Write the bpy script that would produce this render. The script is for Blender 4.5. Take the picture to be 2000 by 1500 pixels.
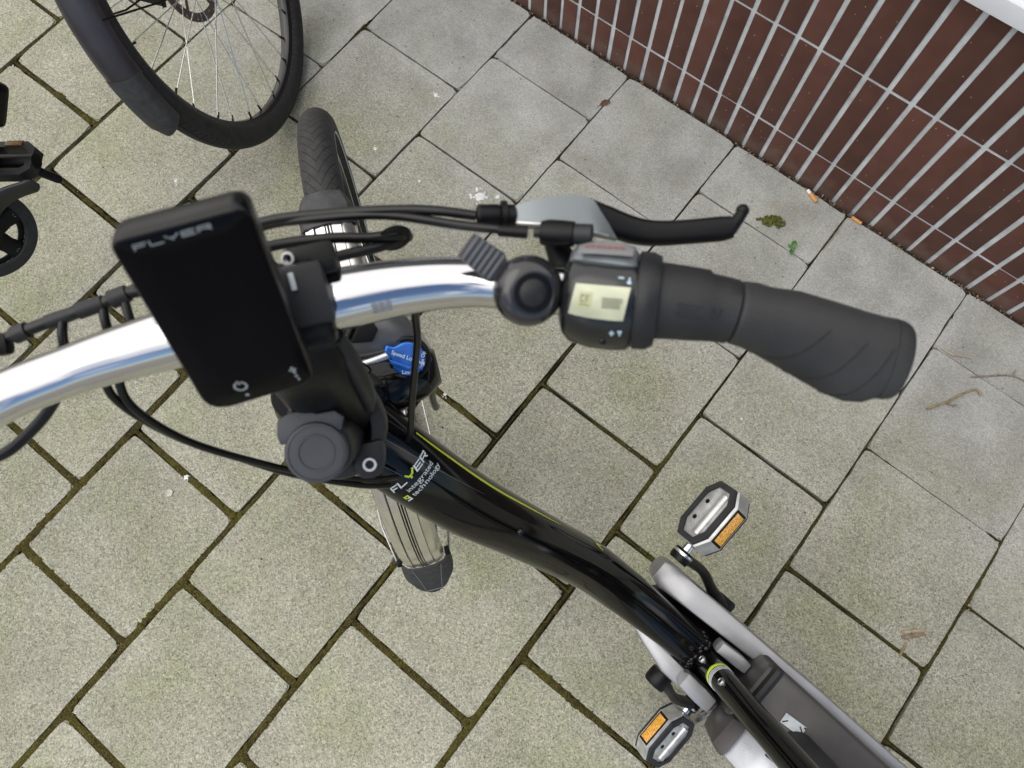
import bpy, bmesh, math, random
from mathutils import Vector, Matrix, Euler
R = math.radians
random.seed(7)
for o in list(bpy.data.objects):
    bpy.data.objects.remove(o)
SC = bpy.context.scene
COL = SC.collection

# ------------------------------------------------------------------ camera
cam_d = bpy.data.cameras.new("camera")
cam = bpy.data.objects.new("camera", cam_d)
COL.objects.link(cam)
CAM = Vector((1.7335, 0.5396, 1.4440))
right = Vector((0.784, 0.621, -0.004)); down = Vector((0.595, -0.753, -0.281))
right.normalize(); down = (down - right * down.dot(right)).normalized(); fwd = right.cross(down)
m = Matrix((( right.x, -down.x, -fwd.x, CAM.x), (right.y, -down.y, -fwd.y, CAM.y), (right.z, -down.z, -fwd.z, CAM.z), (0, 0, 0, 1)))
cam.matrix_world = m
cam_d.sensor_width = 36.0
cam_d.lens = 1390 / 2000 * 36
cam_d.clip_start = 0.02
cam_d.clip_end = 300
cam_d.dof.use_dof = True
cam_d.dof.focus_distance = 1.05
cam_d.dof.aperture_fstop = 11.0
SC.camera = cam

# ------------------------------------------------------------------ sky and sun
SUN_EL, SUN_AZ = R(60), R(222)          # azimuth of the sun measured from +x towards +y
W = bpy.data.worlds.new("World"); SC.world = W; W.use_nodes = True
nt = W.node_tree; nt.nodes.clear()
out = nt.nodes.new("ShaderNodeOutputWorld"); bg = nt.nodes.new("ShaderNodeBackground")
sky = nt.nodes.new("ShaderNodeTexSky"); sky.sky_type = 'NISHITA'; sky.sun_disc = False
sky.sun_elevation = SUN_EL; sky.sun_rotation = math.pi / 2 - SUN_AZ
sky.air_density = 1.0; sky.dust_density = .4; sky.ozone_density = 2.5
# broken white cloud over the blue
tc = nt.nodes.new("ShaderNodeTexCoord")
cn = nt.nodes.new("ShaderNodeTexNoise"); cn.inputs['Scale'].default_value = 1.9; cn.inputs['Detail'].default_value = 6; cn.inputs['Roughness'].default_value = .55
cr = nt.nodes.new("ShaderNodeValToRGB"); cr.color_ramp.elements[0].position = .40; cr.color_ramp.elements[1].position = .54
cmix = nt.nodes.new("ShaderNodeMix"); cmix.data_type = 'RGBA'
# one-sided cloud thinning, added so the chrome handlebar reflects blue
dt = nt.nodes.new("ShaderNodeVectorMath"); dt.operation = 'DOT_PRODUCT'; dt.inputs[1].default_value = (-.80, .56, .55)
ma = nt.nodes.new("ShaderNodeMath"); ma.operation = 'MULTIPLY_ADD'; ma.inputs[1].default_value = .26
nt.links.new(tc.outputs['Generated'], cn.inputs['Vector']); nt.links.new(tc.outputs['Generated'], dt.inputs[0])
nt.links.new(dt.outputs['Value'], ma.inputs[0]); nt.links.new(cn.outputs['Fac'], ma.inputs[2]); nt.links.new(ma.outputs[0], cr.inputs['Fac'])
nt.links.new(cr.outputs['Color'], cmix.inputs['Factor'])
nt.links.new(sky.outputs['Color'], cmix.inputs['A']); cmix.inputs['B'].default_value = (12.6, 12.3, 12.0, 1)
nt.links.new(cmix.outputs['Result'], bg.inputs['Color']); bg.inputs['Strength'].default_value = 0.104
nt.links.new(bg.outputs['Background'], out.inputs['Surface'])
sd = bpy.data.lights.new("sun", 'SUN'); sd.energy = 1.15; sd.angle = R(60); sd.color = (1, .975, .93)
sun = bpy.data.objects.new("sun", sd); COL.objects.link(sun)
sv = Vector((math.cos(SUN_EL) * math.cos(SUN_AZ), math.cos(SUN_EL) * math.sin(SUN_AZ), math.sin(SUN_EL)))
sun.rotation_euler = sv.to_track_quat('Z', 'Y').to_euler(); sun.location = sv * 20
SC.view_settings.view_transform = 'Standard'; SC.view_settings.look = 'None'
SC.view_settings.exposure = 0.36; SC.view_settings.gamma = 1.0; SC.view_settings.use_curve_mapping = False
SC.cycles.max_bounces = 8; SC.cycles.use_denoising = True

# ------------------------------------------------------------------ mesh helpers
def V(*a): return Vector(a)
def ident(p): return p

def catmull(pts, n=8):
    pts = [Vector(p) for p in pts]
    if len(pts) < 3: return pts
    P = [pts[0] * 2 - pts[1]] + pts + [pts[-1] * 2 - pts[-2]]
    o = []
    for i in range(1, len(P) - 2):
        a, b, c, d = P[i - 1], P[i], P[i + 1], P[i + 2]
        for k in range(n):
            t = k / n
            o.append(.5 * ((2 * b) + (c - a) * t + (2 * a - 5 * b + 4 * c - d) * t * t + (3 * b - a - 3 * c + d) * t ** 3))
    o.append(P[-2]); return o

def lerp_list(vals, n):
    o = []
    for i in range(n):
        t = i / (n - 1) * (len(vals) - 1); k = min(int(t), len(vals) - 2); f = t - k
        o.append(vals[k] * (1 - f) + vals[k + 1] * f)
    return o

class MB:
    def __init__(self, xf=ident): self.v = []; self.f = []; self.xf = xf; self.tv = []
    def add(self, vs, fs, tv=None):
        b = len(self.v)
        self.v += [self.xf(Vector(p)) for p in vs]; self.f += [tuple(i + b for i in f) for f in fs]
        self.tv += tv if tv else [(0, 0, 0)] * len(vs)
        return self
    def loft(self, rings, closed=True, cap=True, tv=None):
        n = len(rings[0]); vs = [p for r in rings for p in r]; fs = []
        for i in range(len(rings) - 1):
            for j in range(n if closed else n - 1):
                k = (j + 1) % n
                fs.append((i * n + j, i * n + k, (i + 1) * n + k, (i + 1) * n + j))
        if cap and closed:
            fs.append(tuple(reversed(range(n)))); fs.append(tuple((len(rings) - 1) * n + j for j in range(n)))
        return self.add(vs, fs, tv)
    def tube(self, path, r, n=12, sm=0, cap=True, flat=1.0, up=None):
        path = [Vector(p) for p in path]
        if sm: path = catmull(path, sm)
        rs = lerp_list(r, len(path)) if isinstance(r, (list, tuple)) else [r] * len(path)
        T = [(path[min(i + 1, len(path) - 1)] - path[max(i - 1, 0)]).normalized() for i in range(len(path))]
        u = Vector(up) if up else (V(0, 0, 1) if abs(T[0].z) < .9 else V(1, 0, 0))
        rings = []
        for p, t, rr in zip(path, T, rs):
            u = (u - t * u.dot(t)).normalized(); w = t.cross(u)
            rings.append([p + u * (math.cos(2 * math.pi * k / n) * rr * flat) + w * (math.sin(2 * math.pi * k / n) * rr) for k in range(n)])
        return self.loft(rings, cap=cap)
    def lathe(self, prof, org=(0, 0, 0), ax=(0, 0, 1), n=28, cap=True):
        org = Vector(org); ax = Vector(ax).normalized()
        u = ax.orthogonal().normalized(); w = ax.cross(u)
        rings = [[org + ax * h + (u * math.cos(2 * math.pi * k / n) + w * math.sin(2 * math.pi * k / n)) * max(r, 1e-5) for k in range(n)] for r, h in prof]
        return self.loft(rings, cap=cap)
    def _bm(self, bm, bev, seg):
        if bev:
            bmesh.ops.bevel(bm, geom=[e for e in bm.edges if len(e.link_faces) == 2 and e.calc_face_angle() > .35], offset=bev, segments=seg, profile=.6, affect='EDGES', clamp_overlap=True)
        bm.verts.index_update()
        self.add([v.co.copy() for v in bm.verts], [tuple(v.index for v in f.verts) for f in bm.faces]); bm.free()
        return self
    def box(self, c, size, rot=None, bev=0, seg=2):
        bm = bmesh.new(); bmesh.ops.create_cube(bm, size=1)
        for v in bm.verts:
            p = Vector((v.co.x * size[0], v.co.y * size[1], v.co.z * size[2]))
            if rot is not None: p = rot @ p
            v.co = p + Vector(c)
        return self._bm(bm, bev, seg)
    def prism(self, poly, h0, h1, fr, bev=0, seg=2, top=None):
        """polygon extruded along the frame's third axis; fr = (origin, ex, ey, ez); top = optional polygon of the far end"""
        o, ex, ey, ez = [Vector(a) for a in fr]; top = top or poly; n = len(poly)
        bm = bmesh.new()
        a = [bm.verts.new(o + ex * x + ey * y + ez * h0) for x, y in poly]
        b = [bm.verts.new(o + ex * x + ey * y + ez * h1) for x, y in top]
        bm.faces.new(a[::-1]); bm.faces.new(b)
        for i in range(n): bm.faces.new((a[i], a[(i + 1) % n], b[(i + 1) % n], b[i]))
        bmesh.ops.recalc_face_normals(bm, faces=bm.faces)
        return self._bm(bm, bev, seg)
    def ball(self, c, r, sc=(1, 1, 1), n=10):
        c = Vector(c); rings = []
        for i in range(1, n):
            a = math.pi * i / n
            rings.append([c + V(r * sc[0] * math.sin(a) * math.cos(2 * math.pi * k / (2 * n)), r * sc[1] * math.sin(a) * math.sin(2 * math.pi * k / (2 * n)), r * sc[2] * math.cos(a)) for k in range(2 * n)])
        return self.loft(rings)
    def torus(self, c, ax, Rm, prof, n=64, u0=None, a0=0, a1=2 * math.pi, closedprof=True):
        """profile points (dr, dh) swept round the axis"""
        c = Vector(c); ax = Vector(ax).normalized(); u = Vector(u0).normalized() if u0 else ax.orthogonal().normalized(); w = ax.cross(u)
        full = abs(a1 - a0 - 2 * math.pi) < 1e-6
        rings = []; tv = []
        for i in range(n + 1):
            a = a0 + (a1 - a0) * i / n; d = u * math.cos(a) + w * math.sin(a)
            rings.append([c + d * (Rm + dr) + ax * dh for dr, dh in prof]); tv += [(a, dh, dr) for dr, dh in prof]
        return self.loft(rings, closed=closedprof, cap=not full, tv=tv)

def obj(name, mb, mat, parent=None, smooth=38, loc=None, tv=False):
    me = bpy.data.meshes.new(name); me.from_pydata([tuple(p) for p in mb.v], [], mb.f); me.validate()
    bm = bmesh.new(); bm.from_mesh(me); bmesh.ops.recalc_face_normals(bm, faces=bm.faces); bm.to_mesh(me); bm.free()
    if tv and len(me.vertices) == len(mb.tv):
        at = me.attributes.new('tv', 'FLOAT_VECTOR', 'POINT')
        for i, t in enumerate(mb.tv): at.data[i].vector = t
    if smooth:
        for p in me.polygons: p.use_smooth = True
        me.set_sharp_from_angle(angle=R(smooth))
    me.materials.append(mat)
    o = bpy.data.objects.new(name, me); COL.objects.link(o)
    if parent: o.parent = parent
    if loc: o.location = loc
    return o

def tag(o, label=None, cat=None, group=None, kind=None):
    if label: o['label'] = label
    if cat: o['category'] = cat
    if group: o['group'] = group
    if kind: o['kind'] = kind
    return o
def empty(name, mat=None, loc=(0, 0, 0)):
    o = bpy.data.objects.new(name, None); COL.objects.link(o); o.empty_display_size = .05
    if mat is not None: o.matrix_world = mat
    else: o.location = loc
    return o

# ------------------------------------------------------------------ materials
MATS = {}
def mat(name, col, rough=.5, metal=0.0, spec=.5, var=None, bump=None, coat=0.0, rvar=0.0):
    m = bpy.data.materials.new(name); m.use_nodes = True; nt = m.node_tree; b = nt.nodes['Principled BSDF']
    b.inputs['Base Color'].default_value = (*col, 1); b.inputs['Roughness'].default_value = rough; b.inputs['Metallic'].default_value = metal
    b.inputs['Specular IOR Level'].default_value = spec; b.inputs['Coat Weight'].default_value = coat; b.inputs['Coat Roughness'].default_value = .06
    tc = nt.nodes.new('ShaderNodeTexCoord')
    if var:
        n = nt.nodes.new('ShaderNodeTexNoise'); n.inputs['Scale'].default_value = var[0]; n.inputs['Detail'].default_value = 5
        r = nt.nodes.new('ShaderNodeValToRGB'); r.color_ramp.elements[0].position = .3; r.color_ramp.elements[1].position = .7
        r.color_ramp.elements[0].color = (*[c * (1 - var[1]) for c in col], 1); r.color_ramp.elements[1].color = (*[min(1, c * (1 + var[1])) for c in col], 1)
        nt.links.new(tc.outputs['Object'], n.inputs['Vector']); nt.links.new(n.outputs['Fac'], r.inputs['Fac']); nt.links.new(r.outputs['Color'], b.inputs['Base Color'])
    if rvar:
        n = nt.nodes.new('ShaderNodeTexNoise'); n.inputs['Scale'].default_value = 35; n.inputs['Detail'].default_value = 6
        r = nt.nodes.new('ShaderNodeMapRange'); r.inputs['From Min'].default_value = .3; r.inputs['From Max'].default_value = .7
        r.inputs['To Min'].default_value = max(0, rough - rvar); r.inputs['To Max'].default_value = rough + rvar
        nt.links.new(tc.outputs['Object'], n.inputs['Vector']); nt.links.new(n.outputs['Fac'], r.inputs['Value']); nt.links.new(r.outputs['Result'], b.inputs['Roughness'])
    if bump:
        n = nt.nodes.new('ShaderNodeTexNoise'); n.inputs['Scale'].default_value = bump[0]; n.inputs['Detail'].default_value = 3
        bp = nt.nodes.new('ShaderNodeBump'); bp.inputs['Strength'].default_value = bump[1]; bp.inputs['Distance'].default_value = .001
        nt.links.new(tc.outputs['Object'], n.inputs['Vector']); nt.links.new(n.outputs['Fac'], bp.inputs['Height']); nt.links.new(bp.outputs['Normal'], b.inputs['Normal'])
    MATS[name] = m; return m

black_gloss = mat('black_gloss_paint', (.0022, .0022, .0024), .10, spec=.32, rvar=.04)
pedal_silver = mat('pedal_silver', (.50, .50, .49), .34, metal=.55, var=(70, .22), rvar=.08)
black_plastic = mat('black_plastic', (.0040, .0040, .0042), .40, spec=.22, var=(30, .3), rvar=.09, bump=(900, .08))
shifter_shell = mat('shifter_shell', (.008, .0085, .0095), .24, spec=.6, rvar=.06)
display_shell = mat('display_shell', (.003, .003, .0032), .30, spec=.28, rvar=.08)
cover_silver = mat('cover_silver', (.33, .33, .34), .36, metal=.6, var=(16, .1), rvar=.06)
dark_plastic = mat('dark_grey_plastic', (.016, .0163, .018), .48, spec=.32, var=(25, .2), rvar=.08, bump=(700, .1))
rubber = mat('black_rubber', (.022, .022, .023), .75, var=(60, .3), bump=(500, .15))
grip_rubber = mat('grip_rubber', (.027, .0268, .0270), .54, var=(17, .42), bump=(900, .25), spec=.35)
twist_rubber = mat('twist_grip_rubber', (.017, .017, .018), .6, var=(40, .2), bump=(700, .2), spec=.4)
cable_mat = mat('cable_sheath', (.0035, .0035, .0038), .28, spec=.34)
chrome = mat('polished_aluminium', (.60, .60, .615), .075, metal=1, rvar=.035)
alu = mat('brushed_aluminium', (.62, .62, .62), .33, metal=1, var=(60, .12), rvar=.1)
fender_mat = mat('polished_fender_metal', (.74, .72, .69), .20, metal=1, var=(14, .06), rvar=.06)
silver_paint = mat('silver_paint', (.36, .36, .37), .36, metal=.55, var=(18, .1), rvar=.06)
grey_shell = mat('grey_lever_shell', (.20, .22, .23), .34, metal=.5, rvar=.05)
grey_cap = mat('grey_cap_plastic', (.040, .041, .049), .5, var=(60, .12), rvar=.05)
screen_mat = mat('display_glass', (.0015, .0016, .003), .12, spec=.10, rvar=.04)
white_print = mat('white_print', (.62, .66, .68), .5)
lamp_grey = mat('lamp_shell_grey', (.105, .105, .108), .30, metal=.4, rvar=.06)
dim_print = mat('dim_print', (.30, .32, .33), .5)
lime_print = mat('lime_print', (.50, .62, .03), .4)
grey_print = mat('grey_print', (.30, .31, .33), .55)
faint_print = mat('faint_print', (.010, .010, .011), .8)
sticker_print = mat('silver_sticker', (.46, .50, .52), .35, var=(90, .12))
blue_anod = mat('blue_anodised', (.014, .115, .47), .22, metal=.6, var=(80, .15), coat=.3)
amber = mat('amber_reflector', (.78, .32, .035), .25, var=(420, .55), coat=.6)
lcd = mat('lcd_window', (.47, .48, .33), .3, var=(45, .22), coat=.3)
lcd_dark = mat('lcd_symbol', (.16, .17, .11), .5)
orange_print = mat('orange_print', (.34, .085, .045), .55)
battery_mat = mat('battery_shell', (.046, .042, .041), .46, var=(20, .2), rvar=.08, bump=(600, .12))
dark_fender = mat('dark_fender_plastic', (.034, .030, .037), .42, var=(14, .25), rvar=.1, bump=(800, .1))
flap_mat = mat('rubber_flap', (.040, .040, .042), .62, var=(90, .3), bump=(400, .3))
spoke_mat = mat('spoke_steel', (.72, .71, .69), .25, metal=1)
rotor_mat = mat('rotor_steel', (.20, .17, .15), .4, metal=.9, var=(90, .3))
leather = mat('saddle_cover', (.02, .02, .02), .55)
white_frame = mat('white_frame_paint', (.74, .74, .76), .35, var=(9, .04), bump=(200, .05))
filter_paper = mat('cork_filter_paper', (.62, .30, .09), .8, var=(400, .25))
white_paper = mat('white_paper', (.75, .74, .71), .8)
twig_mat = mat('twig_bark', (.25, .20, .11), .8, var=(120, .4), bump=(300, .4))
bark_mat = mat('dry_bark', (.25, .185, .115), .85, var=(150, .4))
leaf_green = mat('green_leaf', (.055, .17, .022), .5, var=(200, .3))
leaf_brown = mat('brown_leaf', (.11, .05, .025), .7, var=(250, .5))
dropping_mat = mat('white_dropping', (.72, .72, .70), .8, var=(300, .2))
moss_clump_mat = mat('moss_clump_green', (.085, .095, .012), .95, var=(260, .7), bump=(500, .8))
mortar_mat = mat('light_grey_mortar', (.55, .565, .565), .9, var=(24, .22), bump=(350, .5))

def tyre_mat(name, col, kind):
    m = mat(name, col, .72, spec=.35); nt = m.node_tree; b = nt.nodes['Principled BSDF']
    at = nt.nodes.new('ShaderNodeAttribute'); at.attribute_name = 'tv'
    sp = nt.nodes.new('ShaderNodeSeparateXYZ'); nt.links.new(at.outputs['Vector'], sp.inputs[0])
    def math_(op, a, bb=None, c=None):
        n = nt.nodes.new('ShaderNodeMath'); n.operation = op
        for i, x in enumerate((a, bb, c)):
            if x is None: continue
            if isinstance(x, (int, float)): n.inputs[i].default_value = x
            else: nt.links.new(x, n.inputs[i])
        return n.outputs[0]
    ay = math_('ABSOLUTE', sp.outputs[1])
    if kind == 'chevron':
        t1 = math_('ADD', math_('MULTIPLY', sp.outputs[0], 17.5), math_('MULTIPLY', ay, 105.0))
        g1 = math_('LESS_THAN', math_('FRACT', t1), .10)
        t2 = math_('ADD', math_('MULTIPLY', sp.outputs[0], 35.0), math_('MULTIPLY', ay, -60.0))
        g2 = math_('MULTIPLY', math_('LESS_THAN', math_('FRACT', t2), .09), math_('GREATER_THAN', ay, .011))
        g = math_('MAXIMUM', g1, g2)
        g = math_('MULTIPLY', g, math_('LESS_THAN', ay, .021))
    else:
        t1 = math_('ADD', math_('MULTIPLY', sp.outputs[0], 24.0), math_('MULTIPLY', ay, 40.0))
        g1 = math_('LESS_THAN', math_('FRACT', t1), .17)
        l1 = math_('LESS_THAN', math_('ABSOLUTE', math_('SUBTRACT', ay, .0075)), .0011)
        g = math_('MAXIMUM', math_('MULTIPLY', g1, math_('GREATER_THAN', ay, .0075)), l1)
        g = math_('MULTIPLY', g, math_('LESS_THAN', ay, .019))
    mx = nt.nodes.new('ShaderNodeMix'); mx.data_type = 'RGBA'; nt.links.new(g, mx.inputs['Factor'])
    nz = nt.nodes.new('ShaderNodeTexNoise'); nz.inputs['Scale'].default_value = 70; nz.inputs['Detail'].default_value = 5
    tcn = nt.nodes.new('ShaderNodeTexCoord'); nt.links.new(tcn.outputs['Object'], nz.inputs['Vector'])
    rr = nt.nodes.new('ShaderNodeValToRGB'); rr.color_ramp.elements[0].position = .3; rr.color_ramp.elements[1].position = .75
    rr.color_ramp.elements[0].color = (*[c * .75 for c in col], 1); rr.color_ramp.elements[1].color = (*[c * 1.35 for c in col], 1)
    nt.links.new(nz.outputs['Fac'], rr.inputs['Fac']); nt.links.new(rr.outputs['Color'], mx.inputs['A']); mx.inputs['B'].default_value = (.004, .004, .004, 1)
    nt.links.new(mx.outputs['Result'], b.inputs['Base Color'])
    bp = nt.nodes.new('ShaderNodeBump'); bp.invert = True; bp.inputs['Distance'].default_value = .002; bp.inputs['Strength'].default_value = .6
    nt.links.new(g, bp.inputs['Height']); nt.links.new(bp.outputs['Normal'], b.inputs['Normal'])
    return m
tyre_front = tyre_mat('tyre_tread_rubber', (.034, .0335, .033), 'chevron')
tyre_black = tyre_mat('tyre_black_rubber', (.026, .0255, .025), 'ribs')

def paver_material():
    m = bpy.data.materials.new('paver_concrete'); m.use_nodes = True; nt = m.node_tree; b = nt.nodes['Principled BSDF']
    N = nt.nodes.new; L = nt.links.new
    geo = N('ShaderNodeNewGeometry'); pos = geo.outputs['Position']; oi = N('ShaderNodeObjectInfo')
    def noise(s, d=4, ro=.55):
        n = N('ShaderNodeTexNoise'); n.inputs['Scale'].default_value = s; n.inputs['Detail'].default_value = d; n.inputs['Roughness'].default_value = ro; L(pos, n.inputs['Vector']); return n.outputs['Fac']
    def ramp(x, a, b_, ca=(0, 0, 0), cb=(1, 1, 1)):
        r = N('ShaderNodeValToRGB'); r.color_ramp.elements[0].position = a; r.color_ramp.elements[1].position = b_
        r.color_ramp.elements[0].color = (*ca, 1); r.color_ramp.elements[1].color = (*cb, 1); L(x, r.inputs['Fac']); return r.outputs['Color']
    def mix(f, a, b_, t='MIX'):
        n = N('ShaderNodeMix'); n.data_type = 'RGBA'; n.blend_type = t
        for s, x in (('Factor', f), ('A', a), ('B', b_)):
            if isinstance(x, (int, float)): n.inputs[s].default_value = x
            elif isinstance(x, tuple): n.inputs[s].default_value = (*x, 1)
            else: L(x, n.inputs[s])
        return n.outputs['Result']
    def mth(op, a, b_):
        n = N('ShaderNodeMath'); n.operation = op
        for i, x in enumerate((a, b_)):
            if isinstance(x, (int, float)): n.inputs[i].default_value = x
            else: L(x, n.inputs[i])
        return n.outputs[0]
    sp = N('ShaderNodeSeparateXYZ'); L(pos, sp.inputs[0])
    # near the wall the slabs are cleaner, smoother and greyer
    wall = N('ShaderNodeMapRange'); wall.inputs['From Min'].default_value = .95; wall.inputs['From Max'].default_value = 1.45
    L(mth('ADD', sp.outputs[1], mth('MULTIPLY', mth('SUBTRACT', noise(3.2, 3), .5), .55)), wall.inputs['Value']); wl = wall.outputs['Result']
    base = mix(ramp(noise(7, 5), .32, .68), (.316, .305, .240), (.388, .376, .304))
    base = mix(wl, base, mix(ramp(noise(9, 5), .34, .68), (.325, .322, .302), (.450, .448, .426)))
    # algae tint
    alg = mth('MULTIPLY', ramp(noise(4.3, 5, .6), .46, .70), mth('SUBTRACT', .75, mth('MULTIPLY', wl, .55)))
    base = mix(alg, base, (.275, .285, .165))
    rust = mth('MULTIPLY', ramp(noise(11, 3), .66, .80), .30); base = mix(rust, base, (.40, .30, .20))
    # per-slab value
    pv = N('ShaderNodeMapRange'); pv.inputs['To Min'].default_value = .91; pv.inputs['To Max'].default_value = 1.05; L(oi.outputs['Random'], pv.inputs['Value'])
    base = mix(1.0, base, pv.outputs['Result'], 'MULTIPLY')
    tco = N('ShaderNodeTexCoord'); so = N('ShaderNodeSeparateXYZ'); L(tco.outputs['Object'], so.inputs[0])
    ed = mth('MAXIMUM', mth('ABSOLUTE', so.outputs[0], 0), mth('ABSOLUTE', so.outputs[1], 0))
    er = N('ShaderNodeMapRange'); er.inputs['From Min'].default_value = .105; er.inputs['From Max'].default_value = .150
    L(mth('ADD', ed, mth('MULTIPLY', mth('SUBTRACT', noise(16, 4), .5), .055)), er.inputs['Value'])
    base = mix(mth('MULTIPLY', er.outputs['Result'], mth('ADD', .10, mth('MULTIPLY', wl, .42))), base, (.455, .45, .43))
    st = ramp(noise(5.5, 6, .65), .50, .72); base = mix(mth('MULTIPLY', st, .36), base, (.20, .195, .16))
    st2 = ramp(noise(13, 6, .7), .60, .78); base = mix(mth('MULTIPLY', st2, .28), base, (.50, .495, .455))
    # exposed grains
    v = N('ShaderNodeTexVoronoi'); v.inputs['Scale'].default_value = 400; L(pos, v.inputs['Vector'])
    sepc = N('ShaderNodeSeparateColor'); L(v.outputs['Color'], sepc.inputs[0])
    g = N('ShaderNodeValToRGB'); e = g.color_ramp.elements
    e[0].position = 0; e[0].color = (.28, .28, .26, 1); e[1].position = 1; e[1].color = (1.75, 1.73, 1.62, 1)
    for p, c in ((.15, .58), (.38, .90), (.70, 1.10), (.88, 1.34)):
        k = e.new(p); k.color = (c, c * .995, c * .97, 1)
    L(sepc.outputs[0], g.inputs['Fac'])
    gf = mth('SUBTRACT', .66, mth('MULTIPLY', wl, .36))
    base = mix(gf, base, mix(1.0, base, g.outputs['Color'], 'MULTIPLY'))
    fine = ramp(noise(900, 2), .35, .70, (.78, .78, .78), (1.18, 1.18, 1.16)); base = mix(.8, base, mix(1.0, base, fine, 'MULTIPLY'))
    # small pits
    v2 = N('ShaderNodeTexVoronoi'); v2.inputs['Scale'].default_value = 60; L(pos, v2.inputs['Vector'])
    s2 = N('ShaderNodeSeparateColor'); L(v2.outputs['Color'], s2.inputs[0])
    pit = mth('MULTIPLY', mth('LESS_THAN', v2.outputs['Distance'], .13), mth('GREATER_THAN', s2.outputs[1], .86)); base = mix(mth('MULTIPLY', pit, .75), base, (.09, .085, .07))
    L(base, b.inputs['Base Color']); b.inputs['Roughness'].default_value = .88; b.inputs['Specular IOR Level'].default_value = .3
    bp = N('ShaderNodeBump'); bp.inputs['Distance'].default_value = .0012; bp.inputs['Strength'].default_value = .55
    L(mth('ADD', sepc.outputs[1], mth('MULTIPLY', noise(25, 4), 2.0)), bp.inputs['Height']); L(bp.outputs['Normal'], b.inputs['Normal'])
    return m
paver_mat = paver_material()

def moss_material(name, c0, c1, c2):
    m = bpy.data.materials.new(name); m.use_nodes = True; nt = m.node_tree; b = nt.nodes['Principled BSDF']; N = nt.nodes.new; L = nt.links.new
    geo = N('ShaderNodeNewGeometry')
    n1 = N('ShaderNodeTexNoise'); n1.inputs['Scale'].default_value = 14; n1.inputs['Detail'].default_value = 4; L(geo.outputs['Position'], n1.inputs['Vector'])
    n2 = N('ShaderNodeTexNoise'); n2.inputs['Scale'].default_value = 420; n2.inputs['Detail'].default_value = 3; L(geo.outputs['Position'], n2.inputs['Vector'])
    r = N('ShaderNodeValToRGB'); r.color_ramp.elements[0].position = .36; r.color_ramp.elements[1].position = .66
    r.color_ramp.elements[0].color = (*c0, 1); r.color_ramp.elements[1].color = (*c1, 1); L(n1.outputs['Fac'], r.inputs['Fac'])
    r2 = N('ShaderNodeValToRGB'); r2.color_ramp.elements[0].position = .48; r2.color_ramp.elements[1].position = .76; L(n2.outputs['Fac'], r2.inputs['Fac'])
    mx = N('ShaderNodeMix'); mx.data_type = 'RGBA'; L(r2.outputs['Color'], mx.inputs['Factor']); L(r.outputs['Color'], mx.inputs['A']); mx.inputs['B'].default_value = (*c2, 1)
    L(mx.outputs['Result'], b.inputs['Base Color']); b.inputs['Roughness'].default_value = .95; b.inputs['Specular IOR Level'].default_value = .15
    bp = N('ShaderNodeBump'); bp.inputs['Distance'].default_value = .002; bp.inputs['Strength'].default_value = .9; L(n2.outputs['Fac'], bp.inputs['Height']); L(bp.outputs['Normal'], b.inputs['Normal'])
    return m
moss_mat = moss_material('joint_moss', (.032, .025, .008), (.062, .056, .010), (.150, .128, .044))
soil_mat = moss_material('bedding_soil', (.018, .014, .008), (.038, .031, .014), (.09, .075, .04))

def gravel_material():
    m = bpy.data.materials.new('wall_foot_debris'); m.use_nodes = True; nt = m.node_tree; b = nt.nodes['Principled BSDF']; N = nt.nodes.new
    geo = N('ShaderNodeNewGeometry'); r = N('ShaderNodeValToRGB'); e = r.color_ramp.elements
    e[0].color = (.02, .014, .009, 1); e[1].color = (.46, .37, .25, 1)
    for p, c in ((.45, (.05, .034, .02, 1)), (.72, (.20, .16, .11, 1)), (.88, (.26, .13, .045, 1))):
        k = e.new(p); k.color = c
    nt.links.new(geo.outputs['Random Per Island'], r.inputs['Fac']); nt.links.new(r.outputs['Color'], b.inputs['Base Color']); b.inputs['Roughness'].default_value = .9
    return m
gravel_mat = gravel_material()

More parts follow.
